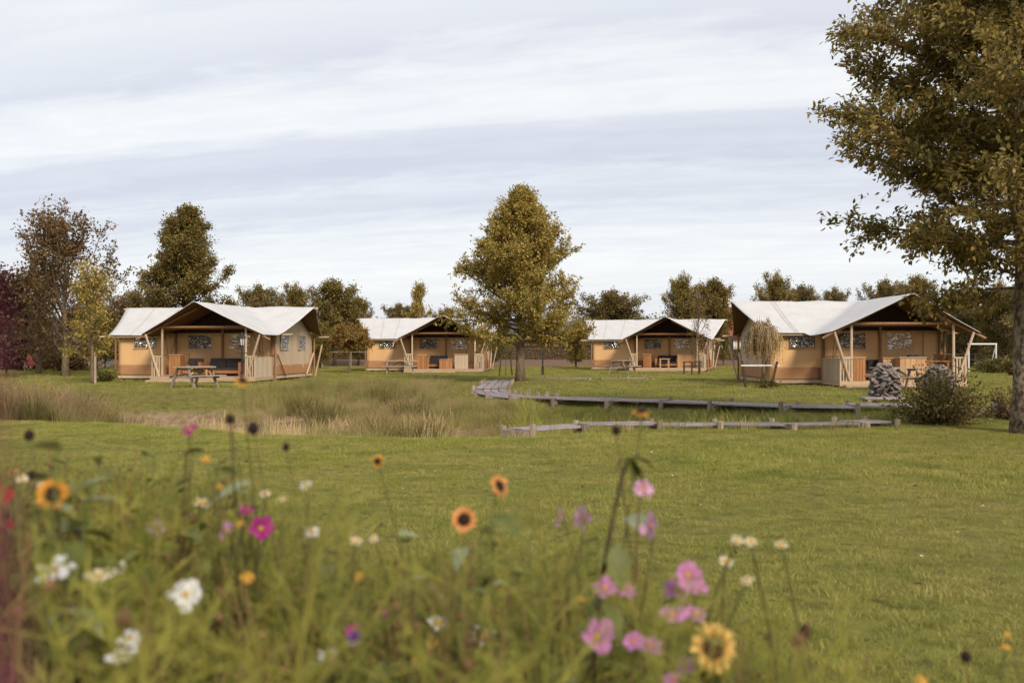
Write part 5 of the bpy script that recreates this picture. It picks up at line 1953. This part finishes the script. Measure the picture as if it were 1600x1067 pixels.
def leaf_blade(L, W, mat):
    vs_, fs = [], []
    prof = [(0, .05), (.15, .7), (.38, 1.0), (.65, .72), (.88, .3), (1, .02)]
    for t_, w in prof:
        for s in (-1, 0, 1):
            vs_.append((t_ * L, s * w * W / 2, -.25 * L * t_ * t_ + abs(s) * w * W * .16))
    for i in range(len(prof) - 1):
        for s in range(2):
            a_ = i * 3 + s
            fs.append((a_, a_ + 3, a_ + 4, a_ + 1))
    return MB().add(vs_, fs).mesh('leaf', mat, smooth=True)


LEAF_B = leaf_blade(.095, .055, M['leaf_broad'])
LEAF_P = leaf_blade(.09, .042, M['leaf_pale'])


def flower(kind, colr, px, py, size, face, label, d=2.0, eye='eye_yellow', stem='stem', leaves=0, sway=None, group=None, name=None, dead=False, rs=.0022):
    """a flower whose head the photograph shows at (px, py), size px across; face = (yaw, pitch) of the head:
    yaw 0 looks at the camera, +90 to the right; pitch 90 looks straight up"""
    K = KIND[kind]
    rg = random.Random(int(px * 7 + py))
    hp = at(px, py, d)
    rad = size / F * d / 2
    bx = hp.x + (rg.uniform(-.18, .18) if sway is None else sway)
    by = hp.y + rg.uniform(-.05, .22)
    gz = h1(bx, by)
    e_ = empty(name or kind + '_plant', (bx, by, gz))
    tag(e_, label, 'flower', group or {'sunflower': 'sunflowers in the wild flower bed', 'cosmos': 'cosmos flowers in the wild flower bed', 'daisy': 'small daisies in the wild flower bed', 'poppy': 'poppies'}[kind])
    y_, p_ = R(face[0]), R(face[1])
    nrm = Vector((math.sin(y_) * math.cos(p_), -math.cos(y_) * math.cos(p_), math.sin(p_)))
    hl = hp - Vector((bx, by, gz))
    # stem, bending into the back of the head
    back = hl - nrm * rad * .30
    p1 = Vector((rg.uniform(-.03, .03), rg.uniform(-.03, .03), hl.z * .45))
    p2 = back * .9 + Vector((0, 0, hl.z * .06)) - nrm * rad * .9
    p2.z = min(p2.z, hl.z - rad * .4)
    pts = []
    P4 = [Vector((0, 0, -.03)), p1, p2, back]
    for k in range(13):
        t_ = k / 12
        pts.append(P4[0] * (1 - t_) ** 3 + P4[1] * 3 * t_ * (1 - t_) ** 2 + P4[2] * 3 * t_ * t_ * (1 - t_) + P4[3] * t_ ** 3)
    MB().tube(pts, [rs * (1.35 - .5 * k / 12) for k in range(13)], 6).build('stem', M[stem], e_, smooth=True)
    # head: the eye carries the petals
    ek = (kind, eye)
    if ek not in _ec:
        er = K['eye']
        _ec[ek] = MB().lathe([(er * .55, -.16), (er * .95, -.06), (er, .0), (er * .86, .09), (er * .5, .14), (er * .12, .15)], 14).mesh('flower_head', M[eye], smooth=True)
    q = nrm.to_track_quat('Z', 'Y')
    head = place('flower_head', _ec[ek], e_, hl, q.to_euler(), (rad,) * 3)
    pk = (kind, colr)
    if pk not in _pc:
        _pc[pk] = petal_mesh('petal', K['Lr'], K['Wr'] * 1.0, PET[colr], K['cup'], .06 if kind == 'cosmos' else 0, K['tipw'])
    for r_ in range(K['rows']):
        for k in range(K['n']):
            if dead and rg.random() < .55:
                continue
            an = 2 * math.pi * (k + .5 * r_) / K['n'] + rg.gauss(0, .07)
            root = K['eye'] * .88
            place('petal', _pc[pk], head, (math.cos(an) * root, math.sin(an) * root, -.02 - .03 * r_ + rg.uniform(-.01, .01)),
                  (rg.gauss(0, .24), rg.gauss(0, .22) + (.5 if dead else 0), an), (1 - .1 * r_ + rg.gauss(0, .11), 1 + rg.gauss(0, .13), 1))
    if kind == 'sunflower':
        for k in range(9):
            an = 2 * math.pi * k / 9
            place('sepal', LEAF_B, head, (math.cos(an) * K['eye'] * .8, math.sin(an) * K['eye'] * .8, -.12), (0, .3, an), (4.2, 3.2, 4.2))
    for k in range(leaves):
        t_ = .42 + .5 * (k + .5) / leaves
        c = pts[int(t_ * 12)]
        an = rg.uniform(0, 6.28)
        s = rg.uniform(.7, 1.25)
        place('leaf', LEAF_B if rg.random() < .7 else LEAF_P, e_, c, (rg.uniform(-.3, .3), rg.uniform(-.1, .6), an), (s, s, s))
    return e_


# sunflowers
flower('sunflower', 'sun_orange', 82, 772, 54, (8, 12), 'orange yellow sunflower with dark centre near the left edge', 1.75, 'eye_dark', 'stem_dark', 9, .05)
flower('sunflower', 'sun_peach', 725, 811, 46, (-6, 18), 'peach sunflower facing the camera in the middle of the bed', 2.15, 'eye_dark', 'stem', 4)
flower('sunflower', 'sun_peach', 781, 759, 42, (52, 22), 'peach sunflower turned to the right in the middle of the bed', 2.2, 'eye_dark', 'stem', 3)
flower('sunflower', 'sun_pale', 1115, 1010, 82, (4, 14), 'large pale yellow sunflower at the bottom right of the bed', 1.75, 'eye_brown', 'stem', 4, .04, rs=.003)
flower('sunflower', 'sun_orange', 590, 720, 24, (10, 10), 'small withered brown orange sunflower left of the peach ones', 2.5, 'eye_dark', 'stem', 1, dead=True)
flower('sunflower', 'sun_orange', 379, 594, 30, (35, 55), 'orange sunflower reaching up in front of the leftmost tent', 2.3, 'eye_dark', 'stem', 1, .06, dead=True)
flower('sunflower', 'sun_orange', 1003, 641, 38, (-30, 66), 'tall orange sunflower in front of the ditch', 2.2, 'eye_dark', 'stem', 1, -.10, dead=True)
# cosmos, magenta and pink
flower('cosmos', 'magenta', 297, 670, 30, (0, 62), 'magenta cosmos standing highest above the left lawn', 2.1, leaves=1)
flower('cosmos', 'palepink', 1003, 763, 38, (35, 58), 'pale pink cosmos just below the drooping leaf', 2.1, stem='stem_brown')
flower('cosmos', 'palepink', 874, 806, 30, (-70, 12), 'narrow pale pink cosmos seen edge on, leftmost of the upper pair', 2.1, stem='stem_brown')
flower('cosmos', 'palepink', 911, 808, 40, (-62, 8), 'pale pink cosmos seen half edge on, right of the upper pair', 2.1, stem='stem_brown')
flower('cosmos', 'palepink', 1016, 820, 40, (-64, 20), 'tilted pale pink cosmos lowest of those by the drooping leaf', 2.1, stem='stem_brown')
flower('cosmos', 'pink', 945, 917, 42, (-12, 64), 'pink cosmos left one of the touching pair over the dark leaves', 1.9, leaves=1)
flower('cosmos', 'pink', 976, 920, 38, (25, 66), 'pink cosmos right one of the touching pair over the dark leaves', 1.95)
flower('cosmos', 'pink', 1074, 897, 46, (12, 26), 'upper pink cosmos of the cluster above the pale sunflower', 1.9)
flower('cosmos', 'pink', 1058, 921, 44, (-25, 50), 'lower left pink cosmos of the cluster above the pale sunflower', 1.95)
flower('cosmos', 'pink', 1090, 916, 36, (30, 52), 'lower right pink cosmos of the cluster above the pale sunflower', 2.0)
flower('cosmos', 'pink', 1050, 959, 42, (-20, 66), 'flat pink cosmos left one of two just above the pale sunflower', 1.85)
flower('cosmos', 'pink', 1086, 957, 40, (20, 66), 'flat pink cosmos right one of two just above the pale sunflower', 1.9)
flower('cosmos', 'pink', 932, 994, 60, (22, 20), 'bright pink cosmos with yellow eye facing the camera', 1.75, leaves=1)
flower('cosmos', 'pink', 990, 1000, 40, (-18, 62), 'pink cosmos left one of the pair beside the bright pink one', 1.8)
flower('cosmos', 'pink', 1016, 1007, 38, (20, 62), 'pink cosmos right one of the pair beside the bright pink one', 1.8)
flower('cosmos', 'pink', 1070, 1039, 30, (0, 40), 'small pink cosmos at the foot of the pale sunflower', 1.8)
flower('cosmos', 'pink', 1052, 1060, 32, (-20, 60), 'pink cosmos cut by the bottom edge left of the pale sunflower', 1.75)
flower('cosmos', 'mauve', 245, 826, 30, (25, 50), 'mauve cosmos low at the left of the bed', 2.2)
flower('cosmos', 'mauve', 355, 828, 34, (-40, 35), 'mauve cosmos left of the dark magenta flower', 2.1, stem='stem_dark')
flower('cosmos', 'magenta', 386, 797, 24, (0, 66), 'small magenta cosmos above the dark magenta flower', 2.2, stem='stem_dark')
flower('cosmos', 'magenta', 408, 825, 40, (30, 12), 'dark magenta cosmos on the dark branching stem', 2.05, stem='stem_dark', leaves=1)
flower('cosmos', 'magenta', 601, 957, 18, (70, 20), 'tiny magenta cosmos bud in the lower middle', 2.0)
flower('cosmos', 'magenta', 553, 984, 26, (0, 40), 'magenta cosmos above the violet flower in the lower middle', 2.0)
flower('cosmos', 'violet', 554, 997, 26, (10, 30), 'violet blue flower in the lower middle of the bed', 1.95, 'eye_dark')
# white cosmos
flower('cosmos', 'white', 87, 889, 62, (0, 70), 'wide white cosmos seen from the side at the far left', 1.7, leaves=1)
flower('cosmos', 'white', 291, 927, 48, (28, 16), 'white cosmos facing the camera, right of the other white ones', 1.75)
flower('cosmos', 'white', 204, 996, 40, (20, 48), 'upper white cosmos of the pair at the lower left', 1.7)
flower('cosmos', 'white', 192, 1024, 52, (-5, 76), 'lower flat white cosmos of the pair at the lower left', 1.65)
flower('cosmos', 'cream', 152, 899, 44, (15, 74), 'dull cream cosmos just right of the wide white one', 1.8)
# small daisies
DA = [(188, 887, 26, 'white daisy right of the dull cream cosmos'), (488, 830, 24, 'white daisy at the upper left of the lower middle foliage'), (478, 757, 20, 'flat white flower head against the lawn left of the withered sunflower'),
      (316, 785, 26, 'flat cream flower head on a long stalk at the left'), (415, 771, 17, 'small cream daisy above the dark magenta flower to its right'), (442, 779, 15, 'tiny cream daisy farther right above the dark magenta flower'),
      (557, 845, 20, 'cream daisy left one of the pair in the middle of the bed'), (584, 841, 16, 'cream daisy right one of the pair in the middle of the bed'),
      (685, 972, 34, 'white daisy left of the large white and yellow daisy'), (754, 993, 46, 'large white and yellow daisy in the lower middle'), (513, 1022, 34, 'white daisy lowest in the lower middle'),
      (1152, 843, 21, 'left daisy of the row above the bare lawn at right'), (1173, 846, 20, 'middle daisy of the row above the bare lawn at right'), (1220, 850, 22, 'right daisy standing apart over the bare lawn'),
      (1134, 876, 23, 'daisy tilted left below the row of daisies'), (1166, 906, 22, 'lowest dull daisy below the row of daisies'), (35, 748, 18, 'thin cream daisy at the left edge above the sunflower'), (64, 757, 15, 'small cream daisy touching the orange sunflower')]
for i, (px, py, s, lb) in enumerate(DA):
    flower('daisy', 'white' if i in (0, 1, 2, 8, 9, 10) else 'cream', px, py, s, ((i * 37) % 60 - 30, 48 + (i * 13) % 22), lb, 1.9 + .1 * (i % 5), stem='stem', rs=.0032)
GO = [(561, 900, 18, 'golden daisy below the cream pair'), (387, 902, 26, 'golden flower below the dark magenta cosmos'), (772, 967, 24, 'golden daisy with dark eye above the large white daisy'),
      (757, 960, 14, 'tiny golden daisy beside the dark eyed one'), (513, 990, 14, 'golden bud in the lower left middle'), (675, 1003, 20, 'golden daisy under the left white daisy'),
      (648, 1030, 22, 'golden and white daisy low in the middle'), (770, 1035, 16, 'golden bud at the bottom middle'), (776, 1062, 18, 'golden daisy cut by the bottom edge'), (1440, 1064, 26, 'yellow flower cut by the bottom edge at the right'),
      (1571, 1010, 18, 'orange bud at the lower right corner'), (1573, 990, 12, 'cream bud on top of the orange bud at the lower right'), (908, 935, 15, 'golden bud left of the pink pair'), (322, 716, 16, 'brown orange bud above the left lawn'),
      (20, 737, 16, 'brown orange bud at the left edge'), (344, 760, 14, 'orange bud by the flat cream flower'), (376, 817, 14, 'orange bud on the dark branching stem')]
for i, (px, py, s, lb) in enumerate(GO):
    flower('daisy', 'gold', px, py, s, ((i * 53) % 80 - 40, 40 + (i * 17) % 35), lb, 1.9 + .1 * (i % 4), 'eye_dark' if i in (2, 3, 14) else 'eye_yellow', 'stem_brown' if i % 3 == 0 else 'stem', group='golden flowers in the wild flower bed')
flower('poppy', 'red', 4, 776, 34, (30, 40), 'red poppy at the left edge', 1.8, 'eye_dark', 'stem_brown')
flower('poppy', 'red', 10, 826, 26, (-10, 55), 'dull red poppy below the brighter one at the left edge', 1.9, 'eye_dark', 'stem_brown')

# seed heads and buds without petals
for px, py, s, lb in [(396, 669, 18, 'round black seed head standing over the left lawn'), (447, 698, 12, 'small dark bud right of the black seed head'), (1258, 984, 18, 'dark oval seed head over the bare lawn at right'),
                      (1508, 1024, 16, 'dark seed head near the lower right corner'), (963, 672, 14, 'dark bud over the near boardwalk'), (46, 680, 16, 'brown bud at the top left of the bed'), (360, 655, 14, 'pale bud on the tall dark stem'),
                      (50, 742, 14, 'brown seed head at the far left')]:
    d = 2.1
    hp = at(px, py, d)
    bx, by = hp.x + .08, d + .1
    e_ = empty('seed_head_plant', (bx, by, h1(bx, by)))
    tag(e_, lb, 'seed head', 'seed heads in the wild flower bed')
    hl = hp - Vector((bx, by, h1(bx, by)))
    MB().tube([(0, 0, -.02), (.0, 0, hl.z * .5), (hl.x * .8, hl.y * .8, hl.z * .9), hl], [.0022, .0019, .0016, .0014], 6).build('stem', M['stem_brown'], e_, smooth=True)
    r_ = s / F * d / 2
    MB().lathe([(r_ * .3, -r_ * 1.1), (r_ * .9, -r_ * .6), (r_, 0), (r_ * .8, r_ * .7), (r_ * .25, r_ * 1.15)], 10, c=hl).build('seed_head', M['eye_dark'], e_, smooth=True)

# tall leafy stalk with drooping top leaves
def stalk(pts, leaves, label, r=.0045, mat='stem_dark'):
    P0 = at(*pts[0])
    gz = h1(P0.x, P0.y)
    base = Vector((P0.x - .03, P0.y, gz))
    e_ = empty('sunflower_stalk', base)
    tag(e_, label, 'plant', 'leafy stalks in the wild flower bed')
    pp = [Vector((0, 0, -.03))] + [at(*p) - base for p in pts]
    MB().tube(pp, [r * 1.2 - r * .5 * k / (len(pp) - 1) for k in range(len(pp))], 7).build('stem', M[mat], e_, smooth=True)
    for (px, py, d, yaw, droop, s, pale) in leaves:
        place('leaf', LEAF_P if pale else LEAF_B, e_, at(px, py, d) - base, (0, R(droop), R(yaw)), (s, s, s))


stalk([(930, 1000, 1.95), (942, 900, 1.95), (955, 820, 1.95), (972, 745, 1.95), (982, 715, 1.95)],
      [(982, 714, 1.95, 0, 50, .75, False), (982, 712, 1.95, -40, 70, .7, False), (984, 712, 1.95, 20, 15, .7, True), (980, 713, 1.95, 160, 40, .5, True), (962, 850, 1.94, -80, 60, .95, False), (958, 848, 1.95, 30, 75, .9, False), (950, 870, 1.95, 180, 60, .6, False),
       (945, 925, 1.95, 190, 50, .8, False), (945, 940, 1.95, -50, 45, .8, False), (935, 985, 1.95, 210, 50, .9, False)], 'dark leaning stalk with drooping leaves at its top, right of centre')
stalk([(118, 1060, 1.8), (124, 960, 1.8), (130, 880, 1.8), (120, 810, 1.8)],
      [(115, 790, 1.8, 10, -20, .9, True), (112, 800, 1.8, 170, -25, .9, True), (125, 830, 1.8, 60, 10, .8, False), (118, 770, 1.8, 30, -35, .8, True), (90, 830, 1.8, 200, 30, .8, False), (105, 850, 1.8, -60, 40, .9, False)], 'dark leafy stalk beside the orange sunflower at the left')
stalk([(385, 900, 2.05), (378, 840, 2.05), (366, 760, 2.05), (362, 690, 2.05), (360, 660, 2.05)],
      [(362, 700, 2.05, 20, 20, .45, True), (362, 715, 2.05, 190, 20, .45, False), (368, 770, 2.05, 20, 10, .5, True), (362, 665, 2.05, 10, -10, .4, True)], 'dark branching stem carrying small pale leaves, left of centre', .0022)
stalk([(640, 1067, 1.9), (640, 980, 1.9), (646, 905, 1.9)],
      [(640, 1000, 1.9, 190, 50, .9, False), (645, 960, 1.9, 20, 30, .7, False), (646, 910, 1.9, 170, 10, .5, True), (646, 905, 1.9, 40, -10, .5, True), (600, 1030, 1.9, -90, 70, 1.1, False), (660, 920, 1.9, 0, 20, .7, False)], 'broad leaved stalk in the lower middle of the bed', .0035)
stalk([(715, 1067, 1.9), (722, 960, 1.95), (728, 880, 2.0)],
      [(720, 1020, 1.9, 180, 50, .9, False), (700, 1010, 1.9, 30, 50, .9, False), (740, 920, 2.0, 10, 10, .5, True), (770, 915, 2.0, 20, -20, .6, True)], 'green stalk under the peach sunflowers', .0035, 'stem')

# the blurred magenta flower spike right before the lens
d = .15
e_ = empty('loosestrife_spike', (at(-40, 0, d).x - .02, d + .03, h1(-.1, d)))
tag(e_, 'blurred magenta flower spike close to the lens at the left edge', 'flower')
b0 = e_.location.copy()
tip, low = at(-50, 470, d), at(-8, 1180, d)
MB().tube([(0, 0, -.02), (low - b0) * .6, low - b0, tip - b0], [.0022, .002, .0016, .0008], 6).build('stem', M['stem_brown'], e_)
fl = petal_mesh('floret_petal', .0055, .0045, PET['magenta'], .3)
rg = random.Random(4)
for k in range(130):
    t_ = (k / 130) ** 1.5
    c = low.lerp(tip, t_) - b0
    an = k * 2.4
    s = (1 - .55 * t_) * (.9 if k % 3 else 1.1)
    place('floret', fl, e_, c, (rg.uniform(-.4, .4), -.35, an), (s, s, s))

# ---- mass of stalks and feathery leaves under the flowers
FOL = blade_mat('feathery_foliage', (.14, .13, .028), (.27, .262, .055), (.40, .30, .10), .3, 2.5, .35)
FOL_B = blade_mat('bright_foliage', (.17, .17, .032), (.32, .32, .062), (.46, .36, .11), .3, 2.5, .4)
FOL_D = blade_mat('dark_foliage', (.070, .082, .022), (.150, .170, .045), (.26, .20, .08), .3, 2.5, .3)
DRY = blade_mat('dry_stalks', (.17, .095, .045), (.20, .11, .055), (.36, .23, .11), .3, 3.0, .15)


def feather_plant(seed, mat, nodes=11, fil=9, spread=.22, H=1.0):
    """an upright stalk with thread fine divided leaves, one unit tall"""
    rn = np.random.default_rng(seed)
    Vs, Fs, A = [], [], []
    cnt = 0

    def strip(p, q, w0, w1, a0, a1):
        nonlocal cnt
        d = unit((q - p)[None])[0]
        s = np.cross(d, rn.normal(0, 1, 3))
        s = s / (np.linalg.norm(s) + 1e-9)
        Vs.extend([p - s * w0, p + s * w0, q + s * w1, q - s * w1])
        Fs.append([cnt, cnt + 1, cnt + 2, cnt + 3])
        A.extend([a0, a0, a1, a1])
        cnt += 4
    bx, by = rn.normal(0, .06, 2)
    pt = np.array([0, 0, -.02])
    stem = [pt]
    for k in range(1, 9):
        pt = pt + np.array([bx / 8 + rn.normal(0, .012), by / 8 + rn.normal(0, .012), H / 8])
        stem.append(pt)
    for p, q in zip(stem[:-1], stem[1:]):
        strip(p, q, .0022, .0020, p[2] / H, q[2] / H)
        strip(p, q, .0022, .0020, p[2] / H, q[2] / H)
    for k in range(nodes):
        t_ = .18 + .8 * (k + rn.random() * .6) / nodes
        f = min(t_ * 8, 7.99)
        i = int(f)
        c = stem[i] + (stem[i + 1] - stem[i]) * (f - i)
        for sgn in (0, np.pi):
            an = k * 1.7 + sgn + rn.normal(0, .3)
            L_ = spread * rn.uniform(.6, 1.15) * (1.15 - .5 * t_)
            d = np.array([np.cos(an), np.sin(an), rn.uniform(.25, 1.0)])
            d = d / np.linalg.norm(d)
            e1 = c + d * L_
            strip(c, e1, .0016, .0009, t_, t_ + .1)
            for j in range(fil):
                u_ = .2 + .8 * j / fil
                b_ = c + d * L_ * u_
                dd = unit((d * .8 + rn.normal(0, .55, 3) + np.array([0, 0, .15]))[None])[0]
                strip(b_, b_ + dd * L_ * .38 * (1.2 - .6 * u_), .0014, .0007, t_, min(1, t_ + .15))
    me = np_mesh('feather_plant', np.array(Vs), [np.array(Fs)], mat, attr=np.clip(A, 0, 1))
    return bpy.data.objects.new('feather_plant', me)


def dry_plant(seed, mat, H=1.0):
    rn = np.random.default_rng(seed)
    mb = MB()
    top = np.array([rn.normal(0, .05), rn.normal(0, .05), H])
    mb.tube([(0, 0, -.02), tuple(top * .5 + rn.normal(0, .015, 3)), tuple(top)], [.0030, .0024, .0018], 5)
    for k in range(rn.integers(6, 11)):
        t_ = rn.uniform(.35, .95)
        c = top * t_
        an = rn.uniform(0, 6.28)
        L_ = rn.uniform(.06, .2) * (1.2 - t_)
        q = c + np.array([np.cos(an) * L_, np.sin(an) * L_, L_ * rn.uniform(.6, 1.4)])
        mb.tube([tuple(c), tuple((c + q) / 2 + np.array([0, 0, -.01])), tuple(q)], [.0016, .0013, .001], 4)
        r_ = rn.uniform(.005, .010)
        mb.lathe([(r_ * .3, -r_), (r_, -r_ * .2), (r_ * .8, r_ * .6), (r_ * .2, r_)], 6, c=tuple(q))
    me = mb.mesh('dry_plant', mat)
    zz_ = np.array([v.co.z for v in me.vertices])
    a_ = me.attributes.new('hgt', 'FLOAT', 'POINT')
    a_.data.foreach_set('value', np.clip(zz_, 0, 1).astype(np.float32))
    return bpy.data.objects.new('dry_plant', me)


def broad_plant(seed, mat, H=1.0):
    rn = np.random.default_rng(seed)
    n = 15
    t_ = np.linspace(.2, 1, n)
    pos = np.stack([rn.normal(0, .012, n), rn.normal(0, .012, n), t_ * H], 1)
    an = np.arange(n) * 2.4
    dr = np.stack([np.cos(an), np.sin(an), rn.uniform(-.2, .7, n)], 1)
    mb = MB()
    L_ = .085 * (1.25 - .6 * t_) * rn.uniform(.7, 1.2, n)
    for p, d, l in zip(pos, unit(dr), L_):
        s = np.cross(d, [0, 0, 1])
        s = s / np.linalg.norm(s)
        w = l * .32
        v_ = [p, p + d * l * .35 + s * w + [0, 0, .004], p + d * l * .75 + s * w * .6 - [0, 0, .01 * l / .08], p + d * l - [0, 0, .03 * l / .08], p + d * l * .75 - s * w * .6 - [0, 0, .01 * l / .08], p + d * l * .35 - s * w + [0, 0, .004]]
        mb.add([tuple(q) for q in v_], [(0, 1, 2, 3), (0, 3, 4, 5)])
    mb.tube([(0, 0, -.02), (.01, 0, H * .5), (0, 0, H)], [.0035, .003, .002], 5)
    me = mb.mesh('broad_plant', mat)
    a_ = me.attributes.new('hgt', 'FLOAT', 'POINT')
    a_.data.foreach_set('value', np.clip([v.co.z for v in me.vertices], 0, 1).astype(np.float32))
    return bpy.data.objects.new('broad_plant', me)


TOPX = np.array([-300, 0, 100, 200, 300, 400, 500, 600, 700, 800, 900, 1000, 1100, 1200, 1300, 1450, 1700])
TOPY = np.array([715, 735, 725, 725, 740, 785, 835, 850, 850, 838, 850, 880, 930, 1000, 1045, 1062, 1075])


def bed(n, seed, ex, y0=2.15, y1=4.3, x_hi=1.4):
    rn = np.random.default_rng(seed)
    y = np.where(rn.random(n) < .05, rn.uniform(1.3, y0, n), rn.uniform(y0, y1, n))
    x = rn.uniform(-.66, .62, n) * y
    px = 800 + x / y * F
    k = (px < 1250) | (rn.random(n) < .22)
    x, y, px = x[k], y[k], px[k]
    top = np.interp(px, TOPX, TOPY) + rn.exponential(ex, len(x)) + rn.normal(0, 14, len(x))
    h = EYE - (top - HZ) / F * y
    k = h > .18
    return x[k], y[k], h[k]


def scl_(h, wmin=.6):
    return np.stack([np.clip(h, wmin, 1.2) * .85, np.clip(h, wmin, 1.2) * .85, h], 1)


x, y, h = bed(1500, 501, 80)
o = scatter('flower_bed_foliage', [feather_plant(600 + k, FOL) for k in range(3)] + [feather_plant(610 + k, FOL_B, 13, 12, .19) for k in range(3)] + [feather_plant(614 + k, FOL_D, 12, 10) for k in range(3)], on_ground(x, y), scl_(h), 21, .10)
tag(o, 'feathery green foliage of the wild flower bed', 'foliage', kind='stuff')
x, y, h = bed(720, 502, 70)
o = scatter('flower_bed_stalks', [dry_plant(620 + k, DRY) for k in range(6)], on_ground(x, y), scl_(h), 22, .17)
tag(o, 'dry brown stalks and seed heads in the wild flower bed', 'stalks', kind='stuff')
x, y, h = bed(300, 503, 80)
o = scatter('flower_bed_leaves', [broad_plant(630 + k, FOL_D) for k in range(3)] + [broad_plant(634, FOL)], on_ground(x, y), scl_(h), 23, .06)
tag(o, 'broad green leaves low in the wild flower bed', 'foliage', kind='stuff')
# a few feathery plumes close to the lens
NP = [(340, 890, 1.25), (250, 960, 1.2), (420, 1000, 1.3), (930, 880, 1.5), (850, 930, 1.35), (800, 985, 1.3), (1010, 900, 1.55), (110, 960, 1.3), (440, 720, 1.7), (560, 930, 1.4), (700, 1000, 1.3), (60, 1020, 1.2), (320, 1010, 1.15), (900, 760, 1.8), (180, 820, 1.5), (1350, 935, 1.6)]
pts_ = np.array([tuple(at(px, py, d)) for px, py, d in NP])
gz = hgt(pts_[:, 0], pts_[:, 1])
o = scatter('near_plumes', [feather_plant(650 + k, FOL_B, 14, 12, .2) for k in range(4)], np.stack([pts_[:, 0], pts_[:, 1], gz], 1), scl_(pts_[:, 2] - gz, .8), 25, .04)
tag(o, 'blurred bright feathery plumes nearest the lens', 'foliage', kind='stuff')
# longer grass in the bed, its outskirts thinning into the lawn
x, y, h = bed(260, 504, 60, 2.3, 4.8)
o = scatter('flower_bed_grass', [tuft('bed_grass_tuft', 30, .42, .12, .5, .006, FOL_D if k % 2 else FOL, 640 + k, 3, .1) for k in range(4)], on_ground(x, y), np.clip(h * 1.1, .3, 1.1), 24, .1)
tag(o, 'long grass growing through the wild flower bed', 'grass', kind='stuff')
